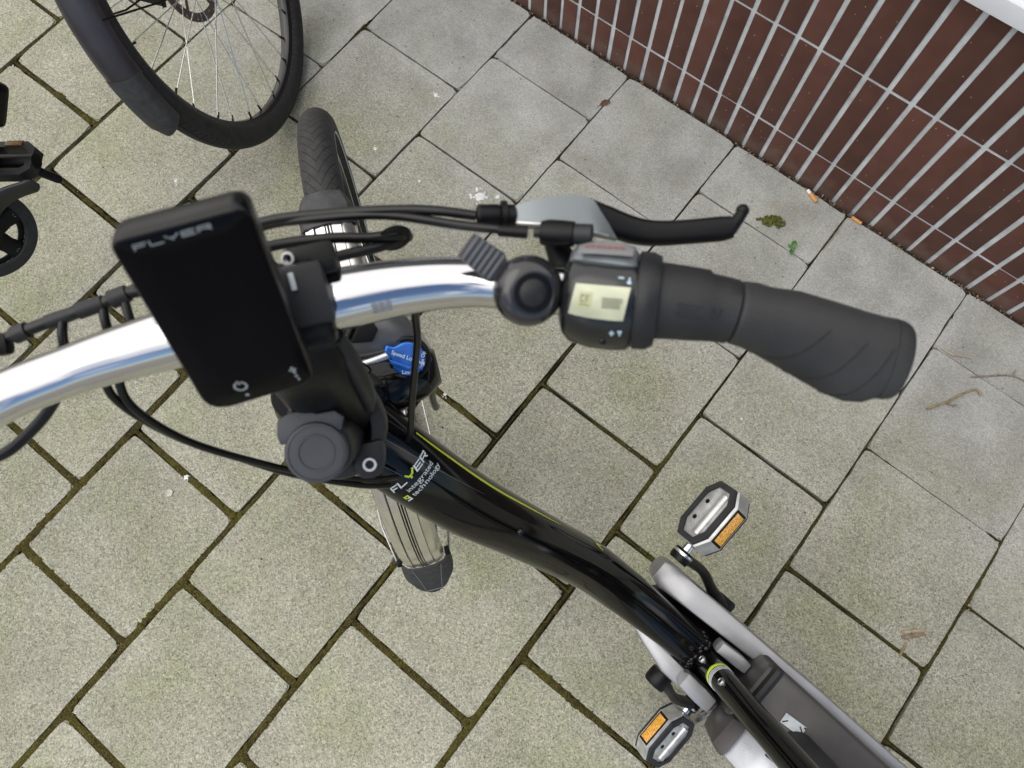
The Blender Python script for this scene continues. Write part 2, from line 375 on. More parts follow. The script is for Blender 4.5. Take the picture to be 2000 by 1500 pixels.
def brick_material():
    m = bpy.data.materials.new('brown_glazed_brick'); m.use_nodes = True; nt = m.node_tree; b = nt.nodes['Principled BSDF']; N = nt.nodes.new; L = nt.links.new
    geo = N('ShaderNodeNewGeometry'); oi = N('ShaderNodeObjectInfo'); P = geo.outputs['Position']
    n = N('ShaderNodeTexNoise'); n.inputs['Scale'].default_value = 26; n.inputs['Detail'].default_value = 6; L(P, n.inputs['Vector'])
    r = N('ShaderNodeValToRGB'); r.color_ramp.elements[0].position = .3; r.color_ramp.elements[1].position = .75
    r.color_ramp.elements[0].color = (.088, .034, .024, 1); r.color_ramp.elements[1].color = (.114, .047, .034, 1); L(n.outputs['Fac'], r.inputs['Fac'])
    mr = N('ShaderNodeMapRange'); mr.inputs['To Min'].default_value = .80; mr.inputs['To Max'].default_value = 1.22; L(oi.outputs['Random'], mr.inputs['Value'])
    mu = N('ShaderNodeMix'); mu.data_type = 'RGBA'; mu.blend_type = 'MULTIPLY'; mu.inputs['Factor'].default_value = 1; L(r.outputs['Color'], mu.inputs['A']); L(mr.outputs['Result'], mu.inputs['B'])
    # dusty scuffs and light specks
    d = N('ShaderNodeTexNoise'); d.inputs['Scale'].default_value = 7; d.inputs['Detail'].default_value = 9; d.inputs['Roughness'].default_value = .75; L(P, d.inputs['Vector'])
    dr = N('ShaderNodeValToRGB'); dr.color_ramp.elements[0].position = .60; dr.color_ramp.elements[1].position = .84; dr.color_ramp.elements[1].color = (.35, .35, .35, 1); L(d.outputs['Fac'], dr.inputs['Fac'])
    m1 = N('ShaderNodeMix'); m1.data_type = 'RGBA'; L(dr.outputs['Color'], m1.inputs['Factor']); L(mu.outputs['Result'], m1.inputs['A']); m1.inputs['B'].default_value = (.24, .17, .16, 1)
    sz = N('ShaderNodeSeparateXYZ'); L(P, sz.inputs[0]); dz = N('ShaderNodeMapRange'); dz.inputs['From Min'].default_value = .055; dz.inputs['From Max'].default_value = .0; dz.inputs['To Max'].default_value = .55
    dn_ = N('ShaderNodeTexNoise'); dn_.inputs['Scale'].default_value = 40; dn_.inputs['Detail'].default_value = 6; L(P, dn_.inputs['Vector'])
    da = N('ShaderNodeMath'); da.operation = 'MULTIPLY_ADD'; da.inputs[1].default_value = -.10; L(dn_.outputs['Fac'], da.inputs[0]); ds = N('ShaderNodeMath'); ds.operation = 'ADD'; ds.inputs[1].default_value = .05; L(sz.outputs[2], ds.inputs[0]); L(ds.outputs[0], da.inputs[2]); L(da.outputs[0], dz.inputs['Value'])
    m0 = N('ShaderNodeMix'); m0.data_type = 'RGBA'; L(dz.outputs['Result'], m0.inputs['Factor']); L(m1.outputs['Result'], m0.inputs['A']); m0.inputs['B'].default_value = (.17, .125, .095, 1); m1 = m0
    v = N('ShaderNodeTexVoronoi'); v.inputs['Scale'].default_value = 120; L(P, v.inputs['Vector'])
    lt = N('ShaderNodeMath'); lt.operation = 'LESS_THAN'; lt.inputs[1].default_value = .12; L(v.outputs['Distance'], lt.inputs[0])
    sc = N('ShaderNodeSeparateColor'); L(v.outputs['Color'], sc.inputs[0]); gt = N('ShaderNodeMath'); gt.operation = 'GREATER_THAN'; gt.inputs[1].default_value = .91; L(sc.outputs[0], gt.inputs[0])
    mm = N('ShaderNodeMath'); mm.operation = 'MULTIPLY'; L(lt.outputs[0], mm.inputs[0]); L(gt.outputs[0], mm.inputs[1])
    m2 = N('ShaderNodeMix'); m2.data_type = 'RGBA'; L(mm.outputs[0], m2.inputs['Factor']); L(m1.outputs['Result'], m2.inputs['A']); m2.inputs['B'].default_value = (.50, .40, .32, 1)
    L(m2.outputs['Result'], b.inputs['Base Color']); b.inputs['Roughness'].default_value = .5; b.inputs['Specular IOR Level'].default_value = .35
    return m
brick_mat = brick_material()
def glass_material():
    m = bpy.data.materials.new('window_glass'); m.use_nodes = True; b = m.node_tree.nodes['Principled BSDF']
    b.inputs['Base Color'].default_value = (.03, .035, .04, 1); b.inputs['Roughness'].default_value = .05; b.inputs['Specular IOR Level'].default_value = .6
    return m
glass_mat = glass_material()

# ------------------------------------------------------------------ ground and paving
g = MB(); g.add([(-60, -60, -.08), (60, -60, -.08), (60, 60, -.08), (-60, 60, -.08)], [(0, 1, 2, 3)])
tag(obj('ground', g, mat('street_ground', (.22, .21, .19), .9, var=(3, .2)), smooth=0), kind='structure')
b = MB(); b.box((1.52, .25, -.040), (4.9, 2.82, .056))
pavement = tag(obj('pavement', b, soil_mat, smooth=0), kind='structure')

T = .303
def xline(k):
    f = {0: -.006, 1: .294, 2: .606, 3: .910, 4: 1.2085, 5: 1.5145, 6: 1.815, 7: 2.121, 8: 2.430}
    if k < 0: return f[0] + .303 * k
    if k > 8: return f[8] + .303 * (k - 8)
    return f[k]
def gap(x, y):
    t = max(0, min(1, (y - .72) / .5)); gy = .0140 * (1 - t) + .0036 * t
    if x > 1.95: gy *= 1 - .42 * min(1, (x - 1.95) / .4)
    return gy
PAVE_END = 1.651
def cuts(k):
    half = (k % 2 == 0)
    c = [(n + (.5 if half else 0)) * T for n in range(-4, 5 if half else 5)]
    if half: c = [x for x in c if x < 1.45] + [PAVE_END]          # last slab runs from 4.5 rows to the wall
    else: c = [x for x in c if x < 1.45] + [1.493, PAVE_END]
    return c
JOINTS = []
for k in range(-3, 12):
    xs = (xline(k), xline(k + 1)); cs = cuts(k)
    for a, bb in zip(cs[:-1], cs[1:]):
        if bb < -1.1: continue
        xc, yc = (xs[0] + xs[1]) / 2, (a + bb) / 2
        pm = bmesh.new(); J = lambda: random.uniform(-.0012, .0012)
        def cor(x, y, sx, sy):
            gg = gap(x, y) / 2
            ye = y + sy * (gg if y < PAVE_END - .01 else 0)
            return (x + sx * gg + J() - xc, ye + J() - yc)
        q = [cor(xs[0], a, 1, 1), cor(xs[1], a, -1, 1), cor(xs[1], bb, -1, -1), cor(xs[0], bb, 1, -1)]
        q4 = q; q = []
        for i in range(4):
            (xa, ya), (xb, yb) = q4[i], q4[(i + 1) % 4]; ln = math.hypot(xb - xa, yb - ya); nx, ny = -(yb - ya) / ln, (xb - xa) / ln
            for f in (.012, .04, .12, .21, .30, .39, .48, .57, .66, .75, .84, .92, .97, .989):
                inn_ = random.uniform(-.0004, .0007) + (.0016 if f in (.012, .989) else .0004 if f in (.04, .97) else 0) + (random.uniform(.001, .0035) if random.random() < .03 else 0)
                q.append((xa + (xb - xa) * f + nx * inn_, ya + (yb - ya) * f + ny * inn_))
        nq = len(q); lo = [pm.verts.new((x, y, -.05)) for x, y in q]; hi = [pm.verts.new((x, y, 0)) for x, y in q]
        pm.faces.new(lo[::-1]); tf = pm.faces.new(hi)
        for i in range(nq): pm.faces.new((lo[i], lo[(i + 1) % nq], hi[(i + 1) % nq], hi[i]))
        bmesh.ops.bevel(pm, geom=list(tf.edges), offset=.0028, segments=2, affect='EDGES')
        bmesh.ops.recalc_face_normals(pm, faces=pm.faces)
        me = bpy.data.meshes.new('paver'); pm.to_mesh(me); pm.free(); me.materials.append(paver_mat)
        for p in me.polygons: p.use_smooth = True
        me.set_sharp_from_angle(angle=R(50))
        o = bpy.data.objects.new('paver', me); COL.objects.link(o); o.parent = pavement; o.location = (xc, yc, random.uniform(-.0012, .0004))
        o.rotation_euler = (random.uniform(-.002, .002), random.uniform(-.002, .002), 0)
    for c in cs[:-1]:
        if c > -.75: JOINTS.append(((xs[0], c), (xs[1], c)))
for k in range(-2, 12): JOINTS.append(((xline(k), -.75), (xline(k), PAVE_END)))

# moss and dirt packed in the joints: one uneven mass
from mathutils import noise as mn
mm = MB()
for (x0, y0), (x1, y1) in JOINTS:
    L_ = math.hypot(x1 - x0, y1 - y0); n = int(L_ / .0032); ux, uy = (x1 - x0) / L_, (y1 - y0) / L_; px, py = -uy, ux
    rings = []
    for i in range(n + 1):
        x, y = x0 + ux * L_ * i / n, y0 + uy * L_ * i / n
        gg = gap(x, y); lush = mn.noise((x * 6, y * 6, 3.1)); f1 = mn.noise((x * 85, y * 85, 0)) + .5 * mn.noise((x * 260, y * 260, 2)); f2 = mn.noise((x * 85, y * 85, 9)) + .5 * mn.noise((x * 260, y * 260, 7))
        f3 = mn.noise((x * 22, y * 22, 5))
        big = max(0, min(1, gg / .0125)); 
        top = -.0075 + .0062 * big + .0035 * lush * big + .0022 * f1
        if gg < .006: top = -.0085 + .008 * max(0, lush - .12) * 4 + .002 * f1
        pat = max(.25 + .4 * max(0, min(1, (.75 - y) * 2)), min(1, .66 + 1.4 * lush + .9 * f3 + max(0, .65 - y) * .9)); wl = gg * pat * (.52 + .30 * f1 + .20 * f3 * big) + .0002; wr = gg * pat * (.52 + .30 * f2 - .20 * f3 * big) + .0002; top -= .0030 * (1 - pat)
        ed_ = .0042 - .0032 * big; rings.append([V(x + px * wl, y + py * wl, top - ed_), V(x + px * wl * .55, y + py * wl * .55, top + .0012 * f2), V(x, y, top + .0012 + .0012 * f1),
                      V(x - px * wr * .55, y - py * wr * .55, top + .0012 * f1), V(x - px * wr, y - py * wr, top - ed_)])
    mm.loft(rings, closed=False)
tag(obj('moss', mm, moss_mat, pavement, smooth=70), kind='stuff')

tuft_mat = gravel_like = bpy.data.materials.new('moss_tufts'); tuft_mat.use_nodes = True
_b = tuft_mat.node_tree.nodes['Principled BSDF']; _g = tuft_mat.node_tree.nodes.new('ShaderNodeNewGeometry'); _r = tuft_mat.node_tree.nodes.new('ShaderNodeValToRGB'); _e = _r.color_ramp.elements
_e[0].color = (.022, .014, .006, 1); _e[1].color = (.24, .20, .11, 1)
for _p, _c in ((.35, (.038, .031, .008, 1)), (.68, (.072, .066, .012, 1)), (.90, (.105, .092, .026, 1))):
    _k = _e.new(_p); _k.color = _c
tuft_mat.node_tree.links.new(_g.outputs['Random Per Island'], _r.inputs['Fac']); tuft_mat.node_tree.links.new(_r.outputs['Color'], _b.inputs['Base Color']); _b.inputs['Roughness'].default_value = .95; _b.inputs['Specular IOR Level'].default_value = .1
tm = MB(); tr_ = random.Random(21); OCT = [V(1, 0, 0), V(-1, 0, 0), V(0, 1, 0), V(0, -1, 0), V(0, 0, 1), V(0, 0, -1)]; OF = [(0, 2, 4), (2, 1, 4), (1, 3, 4), (3, 0, 4), (2, 0, 5), (1, 2, 5), (3, 1, 5), (0, 3, 5)]
for (x0, y0), (x1, y1) in JOINTS:
    L_ = math.hypot(x1 - x0, y1 - y0); ux, uy = (x1 - x0) / L_, (y1 - y0) / L_
    for i in range(int(L_ * 420)):
        d = tr_.random() * L_; x, y = x0 + ux * d, y0 + uy * d
        if not (-.3 < x < 2.8 and -.4 < y): continue
        gg = gap(x, y); lush = mn.noise((x * 6, y * 6, 3.1)) + .7 * mn.noise((x * 22, y * 22, 5)); big = min(1, gg / .0125)
        if tr_.random() > big * (.62 + 1.3 * lush) + (.12 if lush > .1 else .02): continue
        o_ = tr_.gauss(0, .27) * gg; s_ = tr_.uniform(.0006, .0017)
        tm.add([V(x - uy * o_, y + ux * o_, -.0030 + .0030 * big + s_ * .4) + V(p.x * s_ * tr_.uniform(.7, 1.4), p.y * s_ * tr_.uniform(.7, 1.4), p.z * s_ * .9) for p in OCT], OF)
tag(obj('moss_tufts', tm, tuft_mat, pavement, smooth=0), kind='stuff')

# grit and leaf crumbs in the gap along the foot of the wall
gm = MB(); gr = random.Random(3)
for i in range(2000):
    x = gr.uniform(-.3, 3.2); y = min(1.661, max(1.640, gr.gauss(1.6555, .0035))); s = gr.uniform(.0007, .0026) * (1.4 if gr.random() < .12 else 1)
    z = -.004 + s * .5 + gr.random() * .003
    e = Euler((gr.random() * 6, gr.random() * 6, gr.random() * 6)).to_matrix()
    sc = V(s * gr.uniform(.7, 1.8), s * gr.uniform(.6, 1.1), s * gr.uniform(.4, .9))
    if gr.random() < .035: sc = V(gr.uniform(.003, .007), gr.uniform(.0015, .003), .0006); e = Euler((gr.uniform(-.5, .5), gr.uniform(-.5, .5), gr.random() * 6)).to_matrix(); z += .001
    oct_ = [V(1, 0, 0), V(-1, 0, 0), V(0, 1, 0), V(0, -1, 0), V(0, 0, 1), V(0, 0, -1)]
    gm.add([V(x, y, z) + e @ V(p.x * sc.x, p.y * sc.y, p.z * sc.z) for p in oct_], [(0, 2, 4), (2, 1, 4), (1, 3, 4), (3, 0, 4), (2, 0, 5), (1, 2, 5), (3, 1, 5), (0, 3, 5)])
tag(obj('grit', gm, gravel_mat, pavement, smooth=0), kind='stuff')
# loose grains on the slabs
gm = MB()
for i in range(1500):
    x = gr.uniform(-.1, 2.7); y = gr.uniform(-.4, 1.63); s = gr.uniform(.0004, .0013) * (1.8 if gr.random() < .05 else 1)
    gm.add([V(x, y, s * .4) + V(p.x * s * gr.uniform(.7, 1.6), p.y * s, p.z * s * .7) for p in oct_], [(0, 2, 4), (2, 1, 4), (1, 3, 4), (3, 0, 4), (2, 0, 5), (1, 2, 5), (3, 1, 5), (0, 3, 5)])
tag(obj('crumbs', gm, gravel_mat, pavement, smooth=0), kind='stuff')

# ------------------------------------------------------------------ brick wall
WY = 1.662
wall = empty('brick_wall', loc=(1.5, WY, 0))
tag(wall, 'dark brown wall of narrow upright bricks with pale joints beside the paving', 'wall', kind='thing')
mo = MB(); mo.box((0, .0600, .2825), (4.2, .1156, .579)); obj('mortar', mo, mortar_mat, wall, smooth=0)
PX = .04896; BWID = .0398
def brick_mesh(h):
    bm_ = MB(); bm_.box((0, .02, 0), (BWID, .04, h), bev=.0012, seg=2)
    o = obj('brick', bm_, brick_mat, wall, smooth=30); return o
for (z0, z1) in ((-.03, .0955), (.1015, .3315), (.3375, .5690)):
    proto = brick_mesh(z1 - z0); first = True
    n0 = int((-.58 - .891) / PX); n1 = int((3.58 - .891) / PX)
    for n in range(n0, n1):
        o = proto if first else proto.copy()
        if not first: COL.objects.link(o); o.parent = wall
        first = False
        o.location = (.891 + (n + .5) * PX - 1.5 + random.uniform(-.0008, .0008), random.uniform(-.0006, .0006), (z0 + z1) / 2 + random.uniform(-.0008, .0008)); o.scale = (random.uniform(.975, 1.012), 1, random.uniform(.997, 1.002)); o.rotation_euler = (random.uniform(-.003, .003), random.uniform(-.004, .004), random.uniform(-.006, .006))
win = empty('window', loc=(1.5, WY, .572))
tag(win, 'white window with a ledge along the top of the brown brick wall', 'window', kind='thing')
s = MB(); s.prism([(-.028, .000), (.06, .000), (.06, .052), (-.006, .052), (-.008, .042), (-.024, .036), (-.028, .032)], -2.1, 2.1, (V(0, 0, 0), V(0, 1, 0), V(0, 0, 1), V(1, 0, 0)), bev=.002)
obj('sill', s, white_frame, win, smooth=30)
s = MB()
for x in (-2.06, -.7, .7, 2.06): s.box((x, .045, .70), (.07, .06, 1.292), bev=.004)
for z in (.088, 1.312): s.box((0, .045, z), (4.04, .058, .07), bev=.004)
obj('frame', s, white_frame, win, smooth=30)
s = MB(); s.box((0, .052, .70), (4.1, .010, 1.20)); obj('pane', s, glass_mat, win, smooth=0)

# ------------------------------------------------------------------ lettering helpers
def font_mesh(txt, size):
    """flat text outlines as (verts, faces), origin at the left of the baseline"""
    cu = bpy.data.curves.new('lettering', 'FONT'); cu.body = txt; cu.size = size; cu.resolution_u = 3
    o = bpy.data.objects.new('lettering', cu); COL.objects.link(o)
    dg = bpy.context.evaluated_depsgraph_get(); me = o.evaluated_get(dg).to_mesh()
    vs = [v.co.copy() for v in me.vertices]; fs = [tuple(p.vertices) for p in me.polygons]
    o.evaluated_get(dg).to_mesh_clear(); bpy.data.objects.remove(o); bpy.data.curves.remove(cu)
    return vs, fs
STROKES = {'F': [[(0, 0), (0, 1), (1, 1)], [(0, .46), (.82, .46)]], 'L': [[(0, 1), (0, 0), (1, 0)]], 'Y': [[(0, 1), (.28, .46), (.72, .46), (1, 1)], [(.5, .46), (.5, 0)]],
           'E': [[(1, 1), (0, 1), (0, 0), (1, 0)], [(0, .5), (.9, .5)]], 'R': [[(0, 0), (0, 1), (1, 1), (1, .46), (.15, .46)], [(.62, .46), (1, 0)]]}
def stroke_word(word, w, h, sp, t, slant=.12):
    """wide squared capitals drawn with strokes: list of (letter, quads)"""
    res = []
    for i, ch in enumerate(word):
        vs, fs = [], []
        for line in STROKES[ch]:
            for (a, b_), (c, d) in zip(line[:-1], line[1:]):
                A = V(i * (w + sp) + a * w + b_ * h * slant, b_ * h, 0); B = V(i * (w + sp) + c * w + d * h * slant, d * h, 0)
                dd = (B - A).normalized(); pn = V(-dd.y, dd.x, 0) * t / 2; A = A - dd * t * .5; B = B + dd * t * .5
                k = len(vs); vs += [A - pn, B - pn, B + pn, A + pn]; fs.append((k, k + 1, k + 2, k + 3))
        res.append((ch, vs, fs))
    return res
def lay(name, vs, fs, fn, m, parent):
    mb = MB(); mb.add([fn(p.x, p.y) for p in vs], fs); return obj(name, mb, m, parent, smooth=0)

# ------------------------------------------------------------------ electric bicycle
# own frame: x to the rear from the crank axle, y to its right side, z up; it leans on its stand to its left
LEAN, YAW = .1836, .0611
M_bike = Matrix.Translation((1.9933, .7025, 0)) @ Matrix.Rotation(-YAW, 4, 'Z') @ Matrix.Rotation(LEAN, 4, 'X')
bike = empty('electric_bicycle', M_bike)
tag(bike, 'black electric bicycle with shiny handlebar, grey grip and dark display over its stem', 'bicycle')
HT = R(20); AX = V(-.6453, 0, .345); STEER = .62
e_a = V(math.sin(HT), 0, math.cos(HT)); e_x = V(math.cos(HT), 0, -math.sin(HT)); ROT = Matrix.Rotation(-STEER, 3, e_a)
def S(p):
    """steered frame: (back, right, along the steering axis) -> bicycle frame"""
    return AX + ROT @ (e_x * p.x + V(0, p.y, 0) + e_a * p.z)
def SM(): return MB(xf=S)
def B(name, mb, m, parent=bike, **k): return obj(name, mb, m, parent, **k)

# ---- handlebar
BAR = [(-.018, -.258, .812), (-.045, -.200, .798), (-.0650, -.150, .788), (-.0728, -.107, .789), (-.0762, -.070, .793), (-.078, -.030, .797), (-.078, .030, .799),
       (-.0765, .070, .801), (-.070, .107, .806), (-.053, .155, .820), (-.0355, .205, .836), (-.0140, .250, .846)]
mb = SM(); bar_path = catmull(BAR, 8); nb = len(bar_path)
rad = [.0127 + .0034 * max(0, min(1, (.105 - abs(p.y)) / .07)) for p in bar_path]
mb.tube(bar_path, rad, n=28); bar = B('handlebar', mb, chrome, smooth=60)
mb = SM()
# worn print on the rear of the bar
def bar_pt(y, ang, off=.0004):
    i = min(range(nb), key=lambda j: abs(bar_path[j].y - y)); i = max(1, min(nb - 2, i)); c = bar_path[i]
    t = (bar_path[i + 1] - bar_path[i - 1]).normalized(); u = (V(0, 0, 1) - t * t.z).normalized(); w = u.cross(t)
    c = c + t * ((y - c.y) / t.y); return c + (u * math.cos(ang) + w * math.sin(ang)) * (rad[i] + off)
wdir = 1 if (bar_pt(.05, 1.2) - bar_pt(.05, 0)).x > 0 else -1
for r0 in range(5):
    for c0 in range(3):
        y0 = .0505 + c0 * .0036 + .0004 * (r0 % 2); a0 = wdir * (.42 + r0 * .085)
        mb.add([bar_pt(y0, a0), bar_pt(y0 + .0031, a0), bar_pt(y0 + .0031, a0 + wdir * .06), bar_pt(y0, a0 + wdir * .06)], [(0, 1, 2, 3)])
B('print', mb, grey_print, bar, smooth=0)

def bar_frame(y):
    i = min(range(nb), key=lambda j: abs(bar_path[j].y - y)); i = max(1, min(nb - 2, i)); t = (bar_path[i + 1] - bar_path[i - 1]).normalized()
    if t.y < 0: t = -t
    c = bar_path[i] + t * ((y - bar_path[i].y) / t.y); u = (V(0, 0, 1) - t * t.z).normalized(); w = t.cross(u)   # w points to the rear
    if w.x < 0: w = -w
    return c, t, u, w
def section(c, w, u, rear, front, top, bot, n=28, pw=1.0):
    r = []
    for k in range(n):
        a = 2 * math.pi * k / n; ca, sa = math.cos(a), math.sin(a)
        ca = math.copysign(abs(ca) ** pw, ca); sa = math.copysign(abs(sa) ** pw, sa)
        r.append(c + w * (ca * (rear if ca > 0 else front)) + u * (sa * (top if sa > 0 else bot)))
    return r
# ---- right grip with its wing
def grip(sign):
    mb = SM()
    prof = [(.2225, .000, .0150, .0150, .0150, .0150), (.2235, .0, .0160, .0155, .0160, .016), (.229, .000, .0165, .0158, .0160, .0160), (.235, .0005, .0176, .0160, .0160, .0160), (.247, .002, .0208, .0176, .0152, .0150), (.258, .004, .0236, .0186, .0142, .0140), (.268, .0060, .0258, .0190, .0132, .0126), (.277, .0072, .0266, .0188, .0122, .0114), (.285, .0072, .0252, .0184, .0114, .0106), (.2905, .0062, .0222, .0180, .0108, .0100)]
    rings = []
    for y, dx, re, fr, to, bo in prof:
        c, t, u, w = bar_frame(y * sign); c = c + w * dx * .6
        rings.append(section(c, w, u, re, fr, to, bo, n=36))
    # three soft ridges under the fingers
    for ri, ring in enumerate(rings):
        if ri % 2 == 0 and 1 < ri < 6:
            for q in range(36):
                if 13 < q < 24: ring[q] = ring[q] * 1.0 + (ring[q] - sum(ring, V(0, 0, 0)) / 36) * .03
    # smooth the loft
    dense = []
    for i in range(len(rings) - 1):
        for s_ in range(5):
            f = s_ / 5; dense.append([a.lerp(b_, f) for a, b_ in zip(rings[i], rings[i + 1])])
    dense.append(rings[-1]); mb.loft(dense)
    g = B('grip', mb, grip_rubber, smooth=70)
    # end cap of the grip
    mb = SM(); last = rings[-1]; cc = sum(last, V(0, 0, 0)) / 36; c, t, u, w = bar_frame(.2905 * sign); t = t if t.y * sign > 0 else -t
    caps = [[cc + (p - cc) * k + t * h for p in last] for k, h in ((1.006, .0002), (.99, .0038), (.94, .0066), (.84, .0088), (.62, .0102), (.3, .0108))]
    mb.loft(caps); B('end_cap', mb, grip_rubber, g, smooth=60)
    # moulded grooves across the wing
    mb = SM()
    for f0, f1 in ((.30, .58), (.46, .78), (.64, .97)):
        line = []
        for i in range(15):
            q = i / 14; rr = f0 + (f1 - f0) * (q ** .8); k = rr * (len(dense) - 1.001); k0 = int(k); ring = [p0.lerp(p1, k - k0) for p0, p1 in zip(dense[k0], dense[k0 + 1])]
            a = (q * .27) * 36 ; j = int(a) % 36; p = ring[j].lerp(ring[(j + 1) % 36], a - int(a)); ce = sum(ring, V(0, 0, 0)) / 36
            line.append(p + (p - ce).normalized() * .00005)
        mb.tube(catmull(line, 3), .00040, n=6)
    B('groove', mb, faint_print, g, smooth=60)
    return g
gripR = grip(1); gripL = grip(-1)

# ---- twist shifter: barrel, flange, twist sleeve, cover, window and marks
def barrel(ylist, m, name, parent=bike, n=36, pw=1.0):
    mb = SM(); rings = []
    for y, re, fr, to, bo in ylist:
        c, t, u, w = bar_frame(y); rings.append(section(c, w, u, re, fr, to, bo, n=n, pw=pw))
    mb.loft(rings); return B(name, mb, m, parent, smooth=50)
SH = [(.1455, .0150, .0140, .014, .014), (.1475, .0215, .0190, .0205, .019), (.1510, .0250, .0215, .0235, .022), (.1600, .0272, .0222, .0250, .0235), (.1700, .0276, .0224, .0250, .024), (.1765, .0268, .0224, .0245, .024), (.1785, .0250, .0215, .0235, .022)]
shifter = barrel(SH, shifter_shell, 'shifter')
barrel([(.1786, .0245, .0215, .0235, .022), (.1795, .0258, .0232, .0245, .023), (.1850, .0256, .0230, .0243, .023), (.1885, .0235, .0215, .0222, .021), (.1890, .0200, .0190, .019, .019)], dark_plastic, 'flange', shifter)
tw = barrel([(.1889, .0196, .0186, .0188, .0188), (.1940, .0192, .0184, .0185, .0185), (.2030, .0186, .0180, .0180, .0180), (.2085, .0180, .0178, .0176, .0176), (.2105, .0176, .0162, .0170, .0170), (.2160, .0168, .0160, .0164, .0164), (.2214, .0164, .0157, .0162, .0162), (.2222, .0150, .0148, .015, .015)], twist_rubber, 'twist_sleeve', shifter)
def shell_pt(y, ang, off=.0005, tab=SH):
    """point on the shifter skin; ang 0 = rear, 90 degrees = top"""
    k = 0
    for i in range(len(tab) - 1):
        if tab[i][0] <= y <= tab[i + 1][0]: k = i
    f = (y - tab[k][0]) / (tab[k + 1][0] - tab[k][0]); re, fr, to, bo = [tab[k][j] * (1 - f) + tab[k + 1][j] * f for j in range(1, 5)]
    c, t, u, w = bar_frame(y); ca, sa = math.cos(ang), math.sin(ang)
    return c + w * (ca * ((re if ca > 0 else fr) + off)) + u * (sa * ((to if sa > 0 else bo) + off))
def patch(y0, y1, a0, a1, m, name, parent, off=.0005, n=8, skew=0):
    mb = SM(); vs = []; fs = []
    for i in range(n + 1):
        for j in range(n + 1):
            y = y0 + (y1 - y0) * i / n + skew * (j / n - .5); vs.append(shell_pt(y, a0 + (a1 - a0) * j / n, off))
    for i in range(n):
        for j in range(n): a = i * (n + 1) + j; fs.append((a, a + 1, a + n + 2, a + n + 1))
    mb.add(vs, fs); return B(name, mb, m, parent, smooth=60)
w_ = patch(.1515, .1755, R(97), R(62), lcd, 'indicator_window', shifter, .0005, skew=-.002)
patch(.1540, .1600, R(88), R(71), mat('lcd_field', (.40, .40, .22), .45), 'symbol_field', w_, .0007, skew=-.0012)
for (yy0, yy1, b0, b1) in ((.1552, .1556, 85, 77.5), (.1552, .1568, 85, 83.5), (.1552, .1568, 79, 77.5), (.1574, .1590, 85, 83.5), (.1574, .1578, 85, 77), (.1574, .1588, 81.5, 80.3), (.1548, .1592, 75.5, 74.4)): patch(yy0, yy1, R(b0), R(b1), lcd_dark, 'symbol', w_, .0009, n=3)
for b0 in (84, 81.3, 78.6, 75.9): patch(.1648, .1735 - .0008 * (b0 < 80), R(b0), R(b0 - 1.5), lcd_dark, 'symbol', w_, .0009, n=4)
blue_white = mat('pale_blue_print', (.42, .56, .66), .5)
patch(.1708, .1732, R(109), R(107), blue_white, 'minus_mark', shifter, .0006, n=3)
patch(.1752, .1759, R(109), R(104), blue_white, 'arrow_mark', shifter, .0006, n=3); patch(.1747, .1764, R(104), R(101), blue_white, 'arrow_mark', shifter, .0006, n=3)
patch(.1690, .1712, R(48), R(46), blue_white, 'plus_mark', shifter, .0006, n=3); patch(.1697, .1704, R(50.5), R(43.5), blue_white, 'plus_mark', shifter, .0006, n=3)
patch(.1726, .1744, R(50.5), R(47.5), blue_white, 'arrow_mark', shifter, .0006, n=3); patch(.1732, .1739, R(47.5), R(43.5), blue_white, 'arrow_mark', shifter, .0006, n=3)
mb = SM(); pc = shell_pt(.1665, R(31), -.0006); mb.ball(pc, .0022, (1, 1, .7)); B('recess', mb, black_gloss, shifter, smooth=60)
TWT = [(.1889, .0196, .0186, .0188, .0188), (.2085, .0180, .0178, .0176, .0176), (.2214, .0164, .0157, .0162, .0162)]
def tpatch(y0, y1, a0, a1, sk=0):
    mb = SM(); vs = [shell_pt(y, R(a), .0002, TWT) for y, a in ((y0 + sk, a0), (y1 + sk, a0), (y1 - sk, a1), (y0 - sk, a1))]; mb.add(vs, [(0, 1, 2, 3)]); return B('embossed_mark', mb, faint_print, tw, smooth=0)
for i, b0 in enumerate((84, 78, 72, 66)): tpatch(.1960 + .0012 * (i % 2), .2070 - .0014 * (i % 3), b0, b0 - 3.4)
tpatch(.2105, .2113, 84, 64); tpatch(.2120, .2127, 84, 64, -.0012); tpatch(.2135, .2143, 84, 64)
# polished cover over the front of the shifter
mb = SM(); rings = []
for y, a0, a1, off in ((.1478, 186, 134, .0012), (.1500, 194, 130, .0034), (.1560, 198, 126, .0044), (.1640, 200, 124, .0046), (.1720, 196, 123, .0040), (.1765, 186, 124, .0026), (.1782, 176, 128, .0008)):
    out_ = [shell_pt(y, R(a0 + (a1 - a0) * k / 10), off * (math.sin(math.pi * k / 10) * .5 + .5)) for k in range(11)]
    inn = [shell_pt(y, R(a1 + (a0 - a1) * k / 10), -.002) for k in range(11)]
    rings.append(out_ + inn)
mb.loft(rings); cover = B('shifter_cover', mb, grey_shell, shifter, smooth=45)
mb = SM(); vs = []; fs = []
for i in range(9):
    y = .1515 + .0245 * i / 8
    for k in range(5): vs.append(shell_pt(y, R(130 + 28 * k / 4 * (1 - .5 * ((i - 4) / 4) ** 2)), .0050))
for i in range(8):
    for k in range(4): a = i * 5 + k; fs.append((a, a + 1, a + 6, a + 5))
mb.add(vs, fs); ins = B('cover_inlay', mb, silver_paint, cover, smooth=60)
mb = SM()
